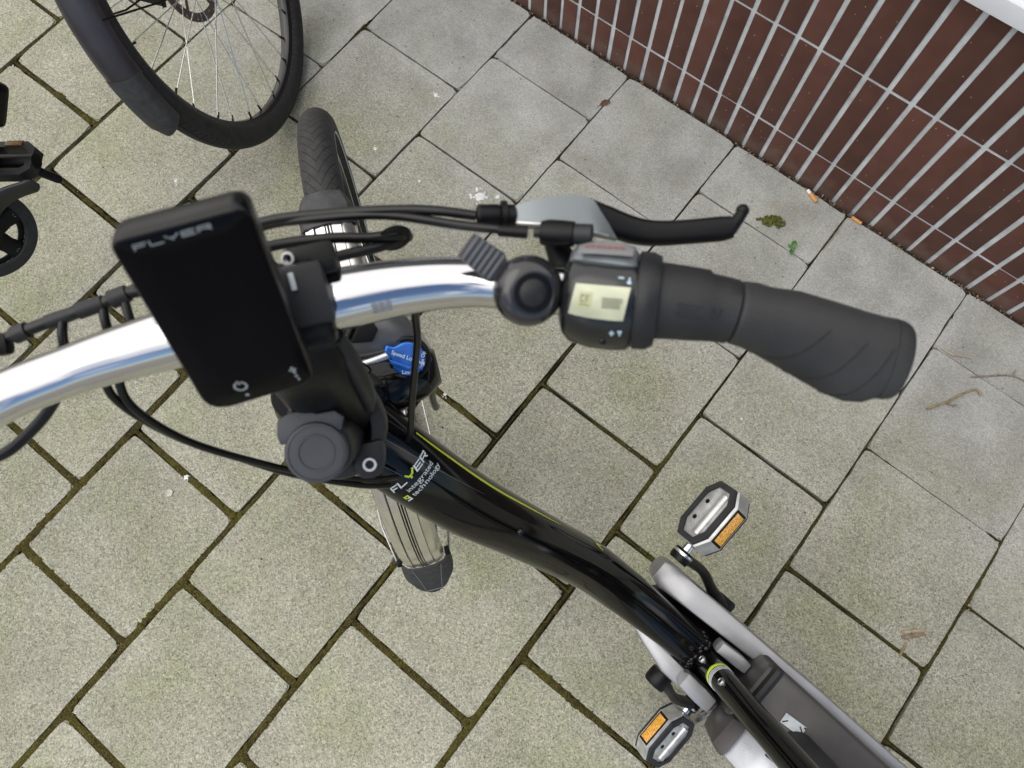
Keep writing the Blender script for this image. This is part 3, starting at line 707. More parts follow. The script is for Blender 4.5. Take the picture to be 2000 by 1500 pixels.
for i in range(7):
    y = .1545 + i * .0026
    for (da, db) in ((139.6, 141.0), (142.2, 143.2)):
        mb.add([shell_pt(y, R(da), .0056), shell_pt(y + .0019, R(da - .4), .0056), shell_pt(y + .0021, R(db - .4), .0056), shell_pt(y + .0002, R(db), .0056)], [(0, 1, 2, 3)])
    mb.add([shell_pt(y, R(139.6), .0056), shell_pt(y + .0005, R(139.6), .0056), shell_pt(y + .0005, R(143.2), .0056), shell_pt(y, R(143.2), .0056)], [(0, 1, 2, 3)])
B('lettering', mb, orange_print, ins, smooth=0)
# cable adjuster of the shifter
adj = SM(); c1, c2 = V(-.0835, .1530, .823), V(-.0885, .1370, .816); ad = (c2 - c1).normalized()
adj.lathe([(.0040, -.004), (.0062, -.003), (.0066, .002), (.0068, .010), (.0060, .0135), (.0036, .0137)], c1, ad, n=16); A1 = B('shift_cable_adjuster', adj, black_plastic, shifter)
adj = SM(); adj.lathe([(.0026, .0136), (.0026, .0172), (.0020, .0174)], c1, ad, n=14); B('threaded_sleeve', adj, dark_plastic, A1)
adj = SM(); adj.tube([c1 - ad * .012, c1 - ad * .003], .0052, n=14); B('cable_stop', adj, dark_plastic, A1)

# ---- brake lever (right, and a plainer one out at the left)
def lever(sg):
    mm_ = lambda p: V(p[0] + (0 if sg > 0 else .012), p[1] * sg - (0 if sg > 0 else .050), p[2] - (0 if sg > 0 else .030))
    par = tag(B('brake_lever', MB(xf=S).loft([[mm_(q) for q in r] for r in [
        [(-.1045, .1315, .8035), (-.0960, .1315, .8045), (-.0950, .1315, .795), (-.1045, .1315, .794)],
        [(-.1055, .139, .8050), (-.0935, .139, .8070), (-.0925, .139, .795), (-.1055, .139, .794)],
        [(-.1052, .153, .8062), (-.0895, .153, .8085), (-.0885, .153, .796), (-.1050, .153, .795)],
        [(-.1035, .166, .8055), (-.0835, .168, .8080), (-.0825, .168, .797), (-.1030, .166, .796)],
        [(-.0995, .1745, .8045), (-.0785, .179, .8060), (-.0780, .179, .798), (-.0990, .1745, .797)],
        [(-.0945, .1780, .8025), (-.0765, .183, .8045), (-.0760, .183, .799), (-.0940, .1780, .798)]]]), grey_shell, smooth=40))
    # clamp of the lever round the bar
    c, t, u, w = bar_frame(.150 if sg > 0 else -.198); mb = SM(); mb.tube([mm_((-.088, .150, .801)), mm_((-.070, .150, .811)), c], [.0060, .0070, .009], n=14); B('lever_clamp', mb, black_plastic, par)
    # blade: flat bar curving out to a ball tip
    path = catmull([mm_(q) for q in ((-.0960, .170, .7985), (-.0880, .181, .7975), (-.0800, .194, .7975), (-.0755, .206, .7985), (-.0725, .222, .8005), (-.0700, .240, .8030), (-.0695, .2465, .804))], 6)
    hw = lerp_list([.0065, .0075, .0072, .0068, .0066, .0068, .0060], len(path)); hh = lerp_list([.006, .0062, .0060, .0058, .0055, .0052, .005], len(path)); rings = []
    for i, pnt in enumerate(path):
        t = (path[min(i + 1, len(path) - 1)] - path[max(0, i - 1)]).normalized(); u = (V(0, 0, 1) - t * t.z).normalized(); w = t.cross(u)
        rings.append(section(pnt, w, u, hw[i], hw[i], hh[i], hh[i], n=18, pw=.6))
    mb = SM(); mb.loft(rings); bl = B('lever_blade', mb, black_plastic, par, smooth=55)
    mb = SM(); mb.tube([mm_((-.0690, .2455, .804)), mm_((-.0725, .2505, .8048)), mm_((-.0755, .2535, .805))], [.0046, .0034, .0032], n=12); mb.ball(mm_((-.0768, .2543, .805)), .0036); B('lever_tip', mb, black_plastic, bl, smooth=60)
    mb = SM(); mb.tube([mm_((-.0960, .1325, .8050)), mm_((-.0935, .140, .8074)), mm_((-.0893, .154, .8088)), mm_((-.0835, .168, .8084)), mm_((-.0790, .178, .8062))], .0011, n=8, sm=5); B('polished_edge', mb, alu, par, smooth=60)
    mb = SM(); a_ = mm_((-.1003, .1325, .8005)); d_ = (mm_((-.1045, .112, .8005)) - a_).normalized()
    mb.lathe([(.0040, -.001), (.0058, 0), (.0058, .0035), (.0040, .0037)], a_, d_, n=14)
    mb.lathe([(.0060, .0040), (.0078, .0042), (.0078, .0072), (.0060, .0075)], a_, d_, n=12)
    mb.lathe([(.0056, .0076), (.0060, .009), (.0060, .0185), (.0048, .0200), (.0026, .0202)], a_, d_, n=16); B('cable_adjuster', mb, black_plastic, par)
    return par
levR = lever(1); levL = lever(-1)

# ---- bell with ribbed thumb lever
c, t, u, w = bar_frame(.1275)
bc = V(-.0605, .1262, .826); bn = (V(0, 0, 1) * .97 + V(.16, .06, 0)).normalized()
mb = SM(); mb.lathe([(.0010, -.004), (.0155, -.0045), (.0172, -.002), (.0176, .001), (.0172, .004), (.0158, .0072), (.0136, .0095), (.0110, .0106), (.0092, .0108)], bc, bn, n=48, cap=True)
bell = B('bell', mb, mat('bell_black_enamel', (.016, .015, .016), .26, coat=.5, rvar=.06), smooth=60)
mb = SM(); mb.lathe([(.0086, .0100), (.0086, .0082), (.0074, .0080), (.0072, .0102), (.0064, .0112), (.0001, .0117)], bc, bn, n=32); B('striker_cap', mb, dark_plastic, bell, smooth=50)
mb = SM(); mb.lathe([(.0095, .0109), (.0094, .0114), (.0088, .0114), (.0087, .0107)], bc, bn, n=36); B('cap_ring', mb, black_plastic, bell, smooth=50)
mb = SM(); mb.tube([bc - bn * .012, bc - bn * .003], .010, n=20); B('bell_base', mb, black_plastic, bell)
ty = V(.62, -.70, 0).normalized(); tl = V(-.0815, .1075, .8275)
ex_ = (bc - tl); ex_ = (ex_ - bn * ex_.dot(bn)).normalized(); ey_ = bn.cross(ex_)
mb = SM(); mb.prism([(-.0095, -.0068), (.0085, -.0080), (.0130, -.004), (.0130, .004), (.0085, .0080), (-.0095, .0068)], -.002, .0022, (tl, ex_, ey_, bn), bev=.0008); thumb = B('thumb_lever', mb, grey_cap, bell)
mb = SM()
for i in range(6): mb.box((0, 0, 0), (.0017, .0146 + .0003 * i, .0012), bev=.0003, seg=1)
k = len(mb.v) // 6; vs = []
mb2 = SM()
for i in range(6):
    x0 = -.0080 + i * .0031
    mb2.prism([(x0, -.0070), (x0 + .0017, -.0072), (x0 + .0017, .0072), (x0, .0070)], .0018, .0034, (tl, ex_, ey_, bn), bev=.0004, seg=1)
B('lever_ribs', mb2, mat('lever_rib_grey', (.10, .105, .115), .5), thumb)

def bolt(c, n, r, parent, xf=None, name='bolt'):
    mb = SM() if xf is None else MB(xf=xf); mb.lathe([(r * .98, -r * .6), (r, r * .35), (r * .9, r * .5), (r * .62, r * .5), (r * .55, r * .42), (r * .52, -r * .3), (.0001, -r * .3)], c, n, n=20); b_ = B(name, mb, alu, parent, smooth=35)
    mb = SM() if xf is None else MB(xf=xf); mb.lathe([(r * .5, -r * .28), (.0001, -r * .26)], c, n, n=6); B('socket', mb, black_plastic, b_, smooth=0); return b_
# ---- stem, clamps, cap
mb = SM()
mb.box((-.078, .007, .7985), (.044, .046, .042), bev=.006, seg=3)
stem = B('stem', mb, black_plastic, smooth=40)
mb = SM(); rings = []
for x, z, hy, hz in ((-.070, .793, .0235, .017), (-.054, .783, .0240, .018), (-.040, .752, .0240, .018), (-.027, .723, .0245, .018), (-.016, .700, .0240, .018), (-.004, .682, .018, .017)):
    cc = V(x, .0065, z); nn = V(.62, 0, .78); rings.append(section(cc, nn, V(0, 1, 0), hz, hz, hy, hy, n=28, pw=.72))
mb.loft(rings); B('stem_arm', mb, black_plastic, stem, smooth=55)
mb = SM(); mb.tube([V(-.060, .0285, .798), V(-.048, .0305, .784), V(-.034, .0315, .762), V(-.022, .0310, .738), V(-.012, .0280, .716)], [.0035, .0050, .0052, .0050, .0035], n=14, sm=6); B('stem_flank', mb, dark_plastic, stem, smooth=60)
mb = SM(); mb.tube([V(-.056, -.018, .8005), V(-.056, .006, .8060), V(-.056, .030, .8005)], .0012, n=8, sm=6); B('stem_seam', mb, faint_print, stem, smooth=60)
mb = SM(); mb.lathe([(.0240, .640), (.0245, .655), (.0235, .690), (.0212, .718), (.0206, .728), (.0200, .735), (.0190, .7385)], (.003, -.0045, 0), (0, 0, 1), n=40); B('steerer_clamp', mb, dark_plastic, stem, smooth=45)
mb = SM(); mb.lathe([(.0175, .7380), (.0186, .7395), (.0186, .7445), (.0177, .7462), (.0163, .7466), (.0161, .7459), (.0112, .7461), (.0110, .7467), (.0100, .7467), (.0098, .7459), (.0002, .7459)], (.004, -.006, 0), (0, 0, 1), n=44); cap_o = B('stem_cap', mb, grey_cap, stem, smooth=30)
mb = SM(); mb.prism([(-.021, -.0185), (-.012, -.021), (-.006, -.0205), (-.006, .0160), (-.014, .0195), (-.019, .015), (-.0195, .004), (-.0230, .002), (-.0235, -.010)], .7360, .7440, (V(.001, -.005, 0), V(1, 0, 0), V(0, 1, 0), V(0, 0, 1)), bev=.0015); B('cap_bracket', mb, grey_cap, stem)
# collar with lug and socket bolt
mb = SM(); mb.lathe([(.0240, .664), (.0325, .664), (.0335, .667), (.0335, .692), (.0322, .695), (.0240, .695)], (0, .001, 0), (0, 0, 1), n=44, cap=False); col_ = B('clamp_collar', mb, dark_plastic, stem, smooth=40)
mb = SM(); mb.prism([(.012, .014), (.026, .0060), (.035, .010), (.037, .018), (.033, .026), (.024, .0285), (.012, .0300)], .672, .7000, (V(0, 0, 0), V(1, 0, 0), V(0, 1, 0), V(0, 0, 1)), bev=.003); B('lug', mb, dark_plastic, col_)
bolt((.0262, .0180, .7012), (0, 0, 1), .0050, col_)
# headset rings and head tube
mb = SM(); mb.lathe([(.0220, .618), (.0300, .6185), (.0310, .623), (.0310, .632), (.0300, .6345), (.0300, .646), (.0288, .6475), (.0288, .6595), (.0275, .662), (.022, .662)], (0, 0, 0), (0, 0, 1), n=44, cap=False); hs = B('headset', mb, dark_plastic, smooth=30)
mb = SM(); mb.lathe([(.0302, .6347), (.0306, .6355), (.0306, .6452), (.0302, .6460)], (0, 0, 0), (0, 0, 1), n=44, cap=False); B('headset_ring', mb, alu, hs, smooth=40)
mb = SM(); mb.box((-.012, .020, .6605), (.006, .020, .008), rot=Euler((0, 0, .5)).to_matrix(), bev=.001); B('headset_key', mb, alu, hs)
def HB(p): return AX + e_x * p.x + V(0, p.y, 0) + e_a * p.z        # head tube does not steer
mb = MB(xf=HB); mb.lathe([(.0255, .470), (.0280, .474), (.0280, .490), (.0262, .500), (.0275, .540), (.0280, .590), (.0295, .602), (.0300, .617), (.0260, .6185)], (0, 0, 0), (0, 0, 1), n=44); headtube = B('head_tube', mb, black_gloss, smooth=45)

# ---- display
P_ = dict(TL=V(-.1120, -.0315, .8930), TR=V(-.1123, .0183, .8990), BR=V(-.0420, .0160, .8275), BL=V(-.0372, -.0335, .8220))
Dc = (P_['TL'] + P_['TR'] + P_['BR'] + P_['BL']) / 4
du = ((P_['TR'] - P_['TL']) + (P_['BR'] - P_['BL'])).normalized(); dv = ((P_['TL'] + P_['TR']) - (P_['BL'] + P_['BR'])); dv = (dv - du * dv.dot(du)).normalized(); dn = du.cross(dv)
def dq(k): q = P_[k] - Dc; return (q.dot(du), q.dot(dv))
def rounded(corners, rads, n=6):
    o = []; N_ = len(corners)
    for i in range(N_):
        p = Vector((*corners[i], 0)); a = (Vector((*corners[i - 1], 0)) - p).normalized(); b_ = (Vector((*corners[(i + 1) % N_], 0)) - p).normalized(); r = rads[i]
        A, B_ = p + a * r, p + b_ * r
        for k in range(n + 1):
            t = k / n; q = A * (1 - t) ** 2 + p * 2 * t * (1 - t) + B_ * t * t; o.append((q.x, q.y))
    return o
quad = [dq('BL'), dq('BR'), dq('TR'), dq('TL')]
outl = rounded(quad, (.0125, .0070, .0065, .0055)); cen = (sum(q[0] for q in quad) / 4, sum(q[1] for q in quad) / 4)
def grow(poly, k): return [(cen[0] + (x - cen[0]) * k * 1.05 - .0010, cen[1] + (y - cen[1]) * (1 + (k - 1) * .62)) for x, y in poly]
fr = (Dc, du, dv, dn)
mb = SM(); rings = []
for k, h in ((.78, -.0145), (.93, -.0140), (.99, -.0125), (1.012, -.0095), (1.018, -.0045), (1.014, -.0014), (1.006, -.0002), (.99, .0002), (.98, -.0002)):
    rings.append([Dc + du * x + dv * y + dn * h for x, y in grow(outl, k)])
mb.loft(rings); display = B('display', mb, display_shell, smooth=50)
mb = SM(); rings = [[Dc + du * x + dv * y + dn * h for x, y in grow(outl, k)] for k, h in ((.985, -.0006), (.978, .0004), (.96, .0006), (.5, .0007), (.01, .0007))]
mb.loft(rings); screen = B('screen', mb, screen_mat, display, smooth=60)
def dfn(ox, oy, sc=1.0): return lambda x, y: S(Dc + du * (ox + x * sc) + dv * (oy + y * sc) + dn * .0010)
for ch, vs, fs in stroke_word('FLYER', .0048, .0021, .0014, .0005): lay('letter', vs, fs, dfn(-.0128, .0452), dim_print, screen)
mb = MB(); f_ = dfn(-.0132, -.0385, .86); n_ = 24
rings = [[f_(r_ * math.cos(a), r_ * math.sin(a)) for a in [R(110) + R(320) * k / n_ for k in range(n_ + 1)]] for r_ in (.0026, .0037)]
mb.loft(rings, closed=False); mb.add([f_(-.0004, .0012), f_(.0004, .0012), f_(.0004, .0046), f_(-.0004, .0046)], [(0, 1, 2, 3)])
for dx in (-.0008,): mb.add([f_(dx, -.0085), f_(dx + .0018, -.0085), f_(dx + .0018, -.0068), f_(dx, -.0068)], [(0, 1, 2, 3)])
B('power_symbol', mb, dim_print, screen, smooth=0)
mb = MB(); f_ = dfn(.0124, -.0395, .86)
for (x0, y0, x1, y1) in ((-.0007, .0034, .0005, .0046), (-.0022, .0020, .0018, .0029), (-.0012, .0006, .0009, .0016), (-.0005, -.0012, .0005, .0004), (-.0012, -.0036, .0006, -.0024), (-.0005, -.0066, .0004, -.0048)):
    mb.add([f_(x0, y0), f_(x1, y0), f_(x1 + .0003, y1), f_(x0 + .0003, y1)], [(0, 1, 2, 3)])
B('lamp_symbol', mb, dim_print, screen, smooth=0)
mb = SM(); mb.tube([Dc - dn * .010 + du * .004, Dc - dn * .024 + du * .006, V(-.078, -.004, .812)], [.016, .014, .015], n=20); B('display_mount', mb, black_plastic, display)
# bracket block beside the display with its bolt and pale tag
mb = SM(); mb.box((-.0985, .0265, .8060), (.016, .024, .022), bev=.003, seg=2); blk = B('bracket_block', mb, black_plastic, stem)
mb = SM(); mb.box((-.082, .0195, .8215), (.030, .026, .012), bev=.003, seg=2); B('clamp_plate', mb, dark_plastic, stem)
bolt((-.1010, .0172, .8180), (0, -.2, 1), .0036, blk)
mb = SM(); mb.box((-.0890, .0178, .8285), (.0085, .0026, .0018), bev=.0006); B('tag', mb, sticker_print, stem)

# ---- cables at the handlebar
def cable(pts, r=.0026, name='cable', m=cable_mat, sm=8):
    mb = SM(); mb.tube([V(*q) for q in pts], r, n=12, sm=sm); return B(name, mb, m, smooth=60)
cable([(-.1045, .1125, .8005), (-.1120, .092, .797), (-.118, .070, .790), (-.125, .039, .776), (-.130, .001, .764), (-.124, -.040, .755), (-.110, -.083, .747)], .0027)
cable([(-.0892, .1345, .8152), (-.101, .103, .8045), (-.1165, .066, .788), (-.125, .025, .772), (-.1285, -.002, .757), (-.124, -.04, .745), (-.11, -.075, .740)], .0025)
mb = SM(); mb.tube([V(-.0892, .1345, .8152), V(-.0935, .121, .811)], [.0033, .0030], n=12); B('cable_ferrule', mb, black_plastic)
cable([(-.115, -.050, .738), (-.1205, -.004, .735), (-.1175, .031, .739), (-.1125, .054, .742), (-.1110, .070, .742), (-.1098, .0775, .730), (-.1080, .070, .735), (-.1055, .054, .7445), (-.1052, .036, .746), (-.1025, .020, .752)], .0032, name='cable_loop')
mb = SM(); mb.lathe([(.001, -.0016), (.0095, -.0016), (.0108, 0), (.0095, .0016), (.001, .0016)], (-.1095, .0690, .7390), (1, .12, .62), n=28); B('cable_disc', mb, black_plastic)
cable([(-.098, -.185, .739), (-.100, -.159, .740), (-.103, -.138, .742), (-.1055, -.118, .744), (-.1075, -.098, .746), (-.110, -.083, .747), (-.108, -.050, .748)], .0036, name='cable')
for a_, b_, r_ in (((-.1012, -.150, .7405), (-.1025, -.142, .7415), .0052), ((-.104, -.130, .743), (-.106, -.114, .744), .0042), ((-.1062, -.112, .7445), (-.1078, -.097, .746), .0048), ((-.1082, -.093, .7465), (-.1100, -.083, .747), .0054)):
    mb = SM(); mb.tube([V(*a_), V(*b_)], [r_, r_ * .92], n=14); B('cable_sleeve', mb, dark_plastic)
mb = SM(); mb.box((-.0985, -.163, .7400), (.013, .020, .011), rot=Euler((0, 0, -.15)).to_matrix(), bev=.004); B('cable_adjuster', mb, black_plastic)
for k_, (a_, b_) in enumerate((((-.1055, -.121, .744), (-.088, -.126, .742)), ((-.1075, -.098, .746), (-.090, -.100, .744)), ((-.1095, -.086, .747), (-.088, -.086, .746)))):
    cable([a_, ((a_[0] * .45 + b_[0] * .55), a_[1] * .4 + b_[1] * .6, a_[2]), b_], .0027)
cable([(-.088, -.100, .744), (-.066, -.112, .737), (-.048, -.112, .722), (-.020, -.098, .690), (.010, -.072, .650), (.036, -.048, .612), (.066, -.010, .562), (.080, .012, .530)], .0026)
cable([(-.086, -.094, .742), (-.062, -.106, .734), (-.042, -.106, .718), (-.014, -.092, .686), (.014, -.066, .646), (.036, -.042, .610), (.064, -.004, .556), (.076, .020, .520)], .0026)
cable([(-.088, -.126, .742), (-.062, -.145, .728), (-.045, -.168, .723), (-.036, -.190, .722), (-.040, -.225, .712), (-.060, -.262, .73)], .0034)
cable([(-.085, .080, .72), (-.067, .0715, .672), (-.046, .068, .640), (-.018, .059, .600), (.010, .0500, .565), (.034, .043, .535), (.052, .034, .50)], .0030)
cable([(-.074, .040, .735), (-.060, .028, .712), (-.047, .012, .680), (-.036, -.004, .650), (-.026, -.012, .60)], .0028)
cable([(-.030, .0720, .470), (-.012, .0735, .452), (.008, .0720, .420), (.026, .0690, .375), (.044, .0700, .325), (.050, .0720, .27)], .0042)
cable([(.030, .040, .475), (.020, .052, .462), (.012, .066, .446), (.010, .0725, .430)], .0020)
mb = SM()
for dx, dy in ((0, 0), (.004, .003), (.002, .007)):
    mb.tube([V(-.040 + dx, .002 + dy, .52), V(-.030 + dx, .010 + dy, .49), V(-.018 + dx, .010 + dy, .46), V(-.014 + dx, .004 + dy, .42)], .0011, n=8, sm=8)
B('lamp_wire', mb, cable_mat, smooth=60)

# ---- fork: crown, legs, lockout knob, lamp
HUB = V(-.050, 0, -.018); WF = V(-math.cos(HT), 0, -math.sin(HT)); WU = V(-math.sin(HT), 0, math.cos(HT))
mb = SM(); rings = []
for y, x, z, a_, b_ in ((-.084, -.010, .436, .018, .020), (-.074, -.010, .446, .026, .026), (-.045, -.006, .458, .030, .024), (0, -.002, .463, .034, .024), (.040, -.006, .458, .030, .024), (.066, -.010, .448, .027, .026), (.082, -.010, .436, .018, .020)):
    rings.append(section(V(x, y, z), V(1, 0, 0), V(0, 0, 1), a_, a_, b_, b_, n=24, pw=.8))
mb.loft(rings); fork = B('fork', mb, black_gloss, smooth=50)
for sg in (-1, 1):
    mb = SM(); mb.lathe([(.0150, .30), (.0150, .44)], (-.012, .062 * sg, 0), (0, 0, 1), n=24); B('stanchion', mb, chrome, fork)
    mb = SM(); mb.tube([V(-.012, .062 * sg, .30), V(-.016, .062 * sg, .29), V(-.022, .062 * sg, .15), V(-.034, .062 * sg, .03), V(-.046, .060 * sg, -.018)], [.0215, .0215, .0205, .018, .012], n=20); B('fork_leg', mb, silver_paint, fork, smooth=50)
KC = V(-.0260, .0550, .470); KN = V(0, 0, 1)
mb = SM(); mb.lathe([(.0205, -.030), (.0222, -.012), (.0224, .000), (.0220, .0048), (.0210, .0058), (.0192, .0060), (.0190, .0044), (.0175, .0042)], KC, KN, n=48); kb = B('lockout_base', mb, black_plastic, fork, smooth=40)
arc = [(.0195 * math.cos(R(a)), .0195 * math.sin(R(a))) for a in range(-112, 134, 10)]
poly = arc + [(-.0190, .0165), (-.0235, .0040), (-.0300, -.0100), (-.0245, -.0160), (-.0165, -.0120)]
kang = R(18); kx = V(-math.sin(kang), math.cos(kang), 0); ky = V(-math.cos(kang), -math.sin(kang), 0)   # knob's own right / forward
kx, ky = V(.15, .99, 0).normalized(), V(-.99, .15, 0).normalized()
poly = [(.0168 * math.cos(R(a)), .0168 * math.sin(R(a))) for a in range(-150, 118, 9)] + [(-.0128, .0128), (-.0200, .0157), (-.0225, .0094), (-.0162, .0017)]
mb = SM(); mb.prism(poly, .0030, .0125, (KC, kx, ky, KN), bev=.0028, seg=4); knob = B('lockout_knob', mb, blue_anod, fork, smooth=35)
mb = SM(); mb.prism([(-.0190, .0030), (-.0160, .0004), (.0017, -.0072), (.0136, -.0089), (.0127, -.0119), (-.0008, -.0106), (-.0160, -.0042)], .0115, .0158, (KC, kx, ky, KN), bev=.0018, seg=3); B('knob_ridge', mb, blue_anod, knob)
def kfn(ox, oy, ang=0):
    ca, sa = math.cos(ang), math.sin(ang)
    return lambda x, y: S(KC + kx * (ox + x * ca - y * sa) + ky * (oy + x * sa + y * ca) + KN * .0131)
vs, fs = font_mesh('Speed Lockout', .0056); lay('lettering', vs, fs, kfn(-.0160, .0064, R(-24)), white_print, knob)
vs, fs = font_mesh('Lock', .0054); lay('lettering', vs, fs, kfn(-.0072, -.0140, R(-4)), white_print, knob)
vs, fs = font_mesh('Press Op', .0046); lay('lettering', vs, fs, kfn(.0128, -.0110, R(76)), white_print, knob)
mb = SM(); mb.lathe([(.0180, -.02), (.0215, -.008), (.0215, .004), (.0195, .006), (.001, .0062)], V(-.0150, -.0600, .468), KN, n=36); B('leg_cap', mb, black_plastic, fork, smooth=40)
# front lamp: silver grey shell with a dark inset, chrome bezel
mb = SM(); rings = []
for y, x, z, a_, b_ in ((-.046, -.060, .452, .010, .010), (-.038, -.062, .455, .022, .018), (-.015, -.066, .458, .032, .024), (.015, -.066, .459, .034, .025), (.042, -.060, .458, .028, .022), (.064, -.050, .454, .018, .016), (.072, -.044, .452, .006, .008)):
    rings.append(section(V(x, y, z), V(1, .10, 0), V(0, 0, 1), a_, a_, b_, b_, n=26, pw=.85))
mb.loft(rings); lamp = B('front_lamp', mb, lamp_grey, smooth=50)
mb = SM(); mb.tube([V(-.0400, -.044, .470), V(-.0330, -.020, .474), V(-.0310, .012, .4755), (-.0340, .040, .474)], .0042, n=12, sm=6, flat=.7); B('lamp_edge', mb, alu, lamp, smooth=60)
mb = SM(); mb.prism([(-.086, -.022), (-.058, -.026), (-.050, .026), (-.060, .034), (-.082, .026)], .4800, .4850, (V(0, 0, 0), V(1, 0, 0), V(0, 1, 0), V(0, 0, 1)), bev=.002); B('lamp_inset', mb, black_plastic, lamp)
mb = SM(); mb.lathe([(.026, -.012), (.031, -.004), (.033, .004), (.0325, .010), (.029, .011), (.028, .006)], V(-.108, -.008, .452), (-1, 0, .25), n=36, cap=False); B('lamp_bezel', mb, chrome, lamp, smooth=50)
mb = SM(); mb.lathe([(.029, .006), (.02, .010), (.001, .012)], V(-.108, -.008, .452), (-1, 0, .25), n=30); B('lamp_lens', mb, sticker_print, lamp)
for q_ in ((-.0270, .0265, .0125), (-.0260, -.0020, .0115)):
    mb = SM(); mb.lathe([(q_[2] * .9, .40), (q_[2], .405), (q_[2], .4640), (q_[2] * .86, .4665), (.001, .467)], (q_[0], q_[1], 0), (0, 0, 1), n=26); B('fork_bolt_cap', mb, chrome, fork, smooth=40)
# brake arms beside the tyre
for sg in (-1, 1):
    mb = SM(); mb.tube([V(-.060, .048 * sg, .300), V(-.064, .050 * sg, .34), V(-.066, .046 * sg, .395), V(-.064, .036 * sg, .408)], [.010, .009, .008, .007], n=12); B('brake_arm', mb, black_plastic, fork)
mb = SM(); mb.lathe([(.0055, 0), (.0062, .004), (.0062, .014), (.0040, .016)], V(-.066, .050, .402), (.2, .6, .8), n=14); B('brake_knob', mb, black_plastic, fork)

# ---- front wheel
def WP(r, th, y): return HUB + WF * (r * math.cos(th)) + WU * (r * math.sin(th)) + V(0, y, 0)
wheel = None
def tyre_profile(rt, n=22, wdt=1.0): return [(rt * math.cos(2 * math.pi * k / n), rt * wdt * math.sin(2 * math.pi * k / n)) for k in range(n)]
mb = SM(); mb.torus(HUB, (0, 1, 0), .3345, tyre_profile(.0255, 28, .97), n=180, u0=(0, 0, -1)); wheel = B('front_wheel', mb, tyre_front, smooth=70, tv=True)
for sg in (1, -1):
    mb = SM(); mb.torus(HUB, (0, 1, 0), .3215, [(-.0012, .0222 * sg), (.0012, .0230 * sg), (.0012, .0240 * sg), (-.0012, .0232 * sg)], n=120); B('reflective_band', mb, sticker_print, wheel, smooth=60)
mb = SM(); mb.torus(HUB, (0, 1, 0), .3000, [(.010, -.0125), (.011, .0125), (.002, .0130), (-.008, .009), (-.012, .003), (-.012, -.003), (-.008, -.009), (.002, -.0130)], n=120); rim = B('rim', mb, black_plastic, wheel, smooth=40)
for sg in (1, -1):
    mb = SM(); mb.torus(HUB, (0, 1, 0), .3040, [(-.0035, .0128 * sg), (.0035, .0134 * sg), (.0035, .0139 * sg), (-.0035, .0133 * sg)], n=120); B('braking_surface', mb, alu, rim, smooth=60)
mb = SM(); mb.lathe([(.008, -.055), (.022, -.036), (.026, -.034), (.026, -.029), (.014, -.024), (.014, .024), (.026, .029), (.026, .034), (.022, .036), (.008, .055)], HUB, (0, 1, 0), n=28); B('hub', mb, alu, wheel)
for i in range(32):
    sg = 1 if i % 2 else -1; th = 2 * math.pi * i / 32; cross = .42 * (1 if (i // 2) % 2 else -1)
    mb = SM(); mb.tube([WP(.025, th + cross, .031 * sg), WP(.2885, th, .003 * sg)], .00105, n=6); B('spoke', mb, spoke_mat, wheel, smooth=60)

# ---- front mudguard
def fender_strip(th0, th1, rfun, prof, m, name, parent, n=56, thick=.0012):
    mb = SM(); rings = []
    for i in range(n + 1):
        th = th0 + (th1 - th0) * i / n; f = i / n
        outer = [WP(rfun(f) + dr, th, y) for y, dr in prof(f)]; inner = [WP(rfun(f) + dr - thick, th, y) for y, dr in reversed(prof(f))]
        rings.append(outer + inner)
    mb.loft(rings); return B(name, mb, m, parent, smooth=35)
FW = .0312
def fprof(f): return [(-FW, -.0200), (-FW * .985, -.010), (-FW * .86, -.0030), (-FW * .66, .0000), (-FW * .55, .0010), (-FW * .50, .0002), (-FW * .2, .0020), (FW * .2, .0020), (FW * .50, .0002), (FW * .55, .0010), (FW * .66, .0000), (FW * .86, -.0030), (FW * .985, -.010), (FW, -.0200)]
fender = fender_strip(R(87), R(182), lambda f: .3735, fprof, fender_mat, 'front_mudguard', bike)
for y0, y1 in ((-.0042, -.0026), (-.0011, .0011), (.0026, .0042), (-.0158, -.0150), (.0150, .0158)):
    mb = SM(); rings = [[WP(.3762 if abs(y0) < .01 else .3749, R(87.3) + R(94.4) * i / 70, y0), WP(.3762 if abs(y0) < .01 else .3749, R(87.3) + R(94.4) * i / 70, y1)] for i in range(71)]
    mb.loft(rings, closed=False); B('stripe', mb, black_plastic, fender, smooth=60)
def lipprof(f): 
    k = .8 + .2 * min(1, f * 2.5); return [(-FW * 1.06 * k, -.020), (-FW * 1.04 * k, -.008), (-FW * .85 * k, .0005), (-FW * .4 * k, .0035), (0, .0045), (FW * .4 * k, .0035), (FW * .85 * k, .0005), (FW * 1.04 * k, -.008), (FW * 1.06 * k, -.020)]
fender_strip(R(81.5), R(88.2), lambda f: .3742, lipprof, flap_mat, 'mudguard_lip', fender, n=12, thick=.003)
def flprof(f):
    k = (1.10 + .12 * math.sin(f * 2.2)) * math.sqrt(max(.02, 1 - (f * .955) ** 5)); return [(-FW * 1.08 * k, -.022 + .012 * f), (-FW * 1.04 * k, -.008), (-FW * .8 * k, .001), (-FW * .4 * k, .004), (0, .005), (FW * .4 * k, .004), (FW * .8 * k, .001), (FW * 1.04 * k, -.008), (FW * 1.08 * k, -.022 + .012 * f)]
flap = fender_strip(R(179.5), R(191), lambda f: .3745 + .022 * f + .024 * f * f, flprof, flap_mat, 'mud_flap', fender, n=30, thick=.003)
mb = SM()
for sg in (-1, 1):
    mb.tube([WP(.3745 + .024 * (q * .9) ** 2 + .022 * q * .9 + .0042, R(179.5) + R(11.5) * .9 * q, sg * FW * (.72 - .30 * q)) for q in [i / 10 for i in range(11)]], .0004, n=6)
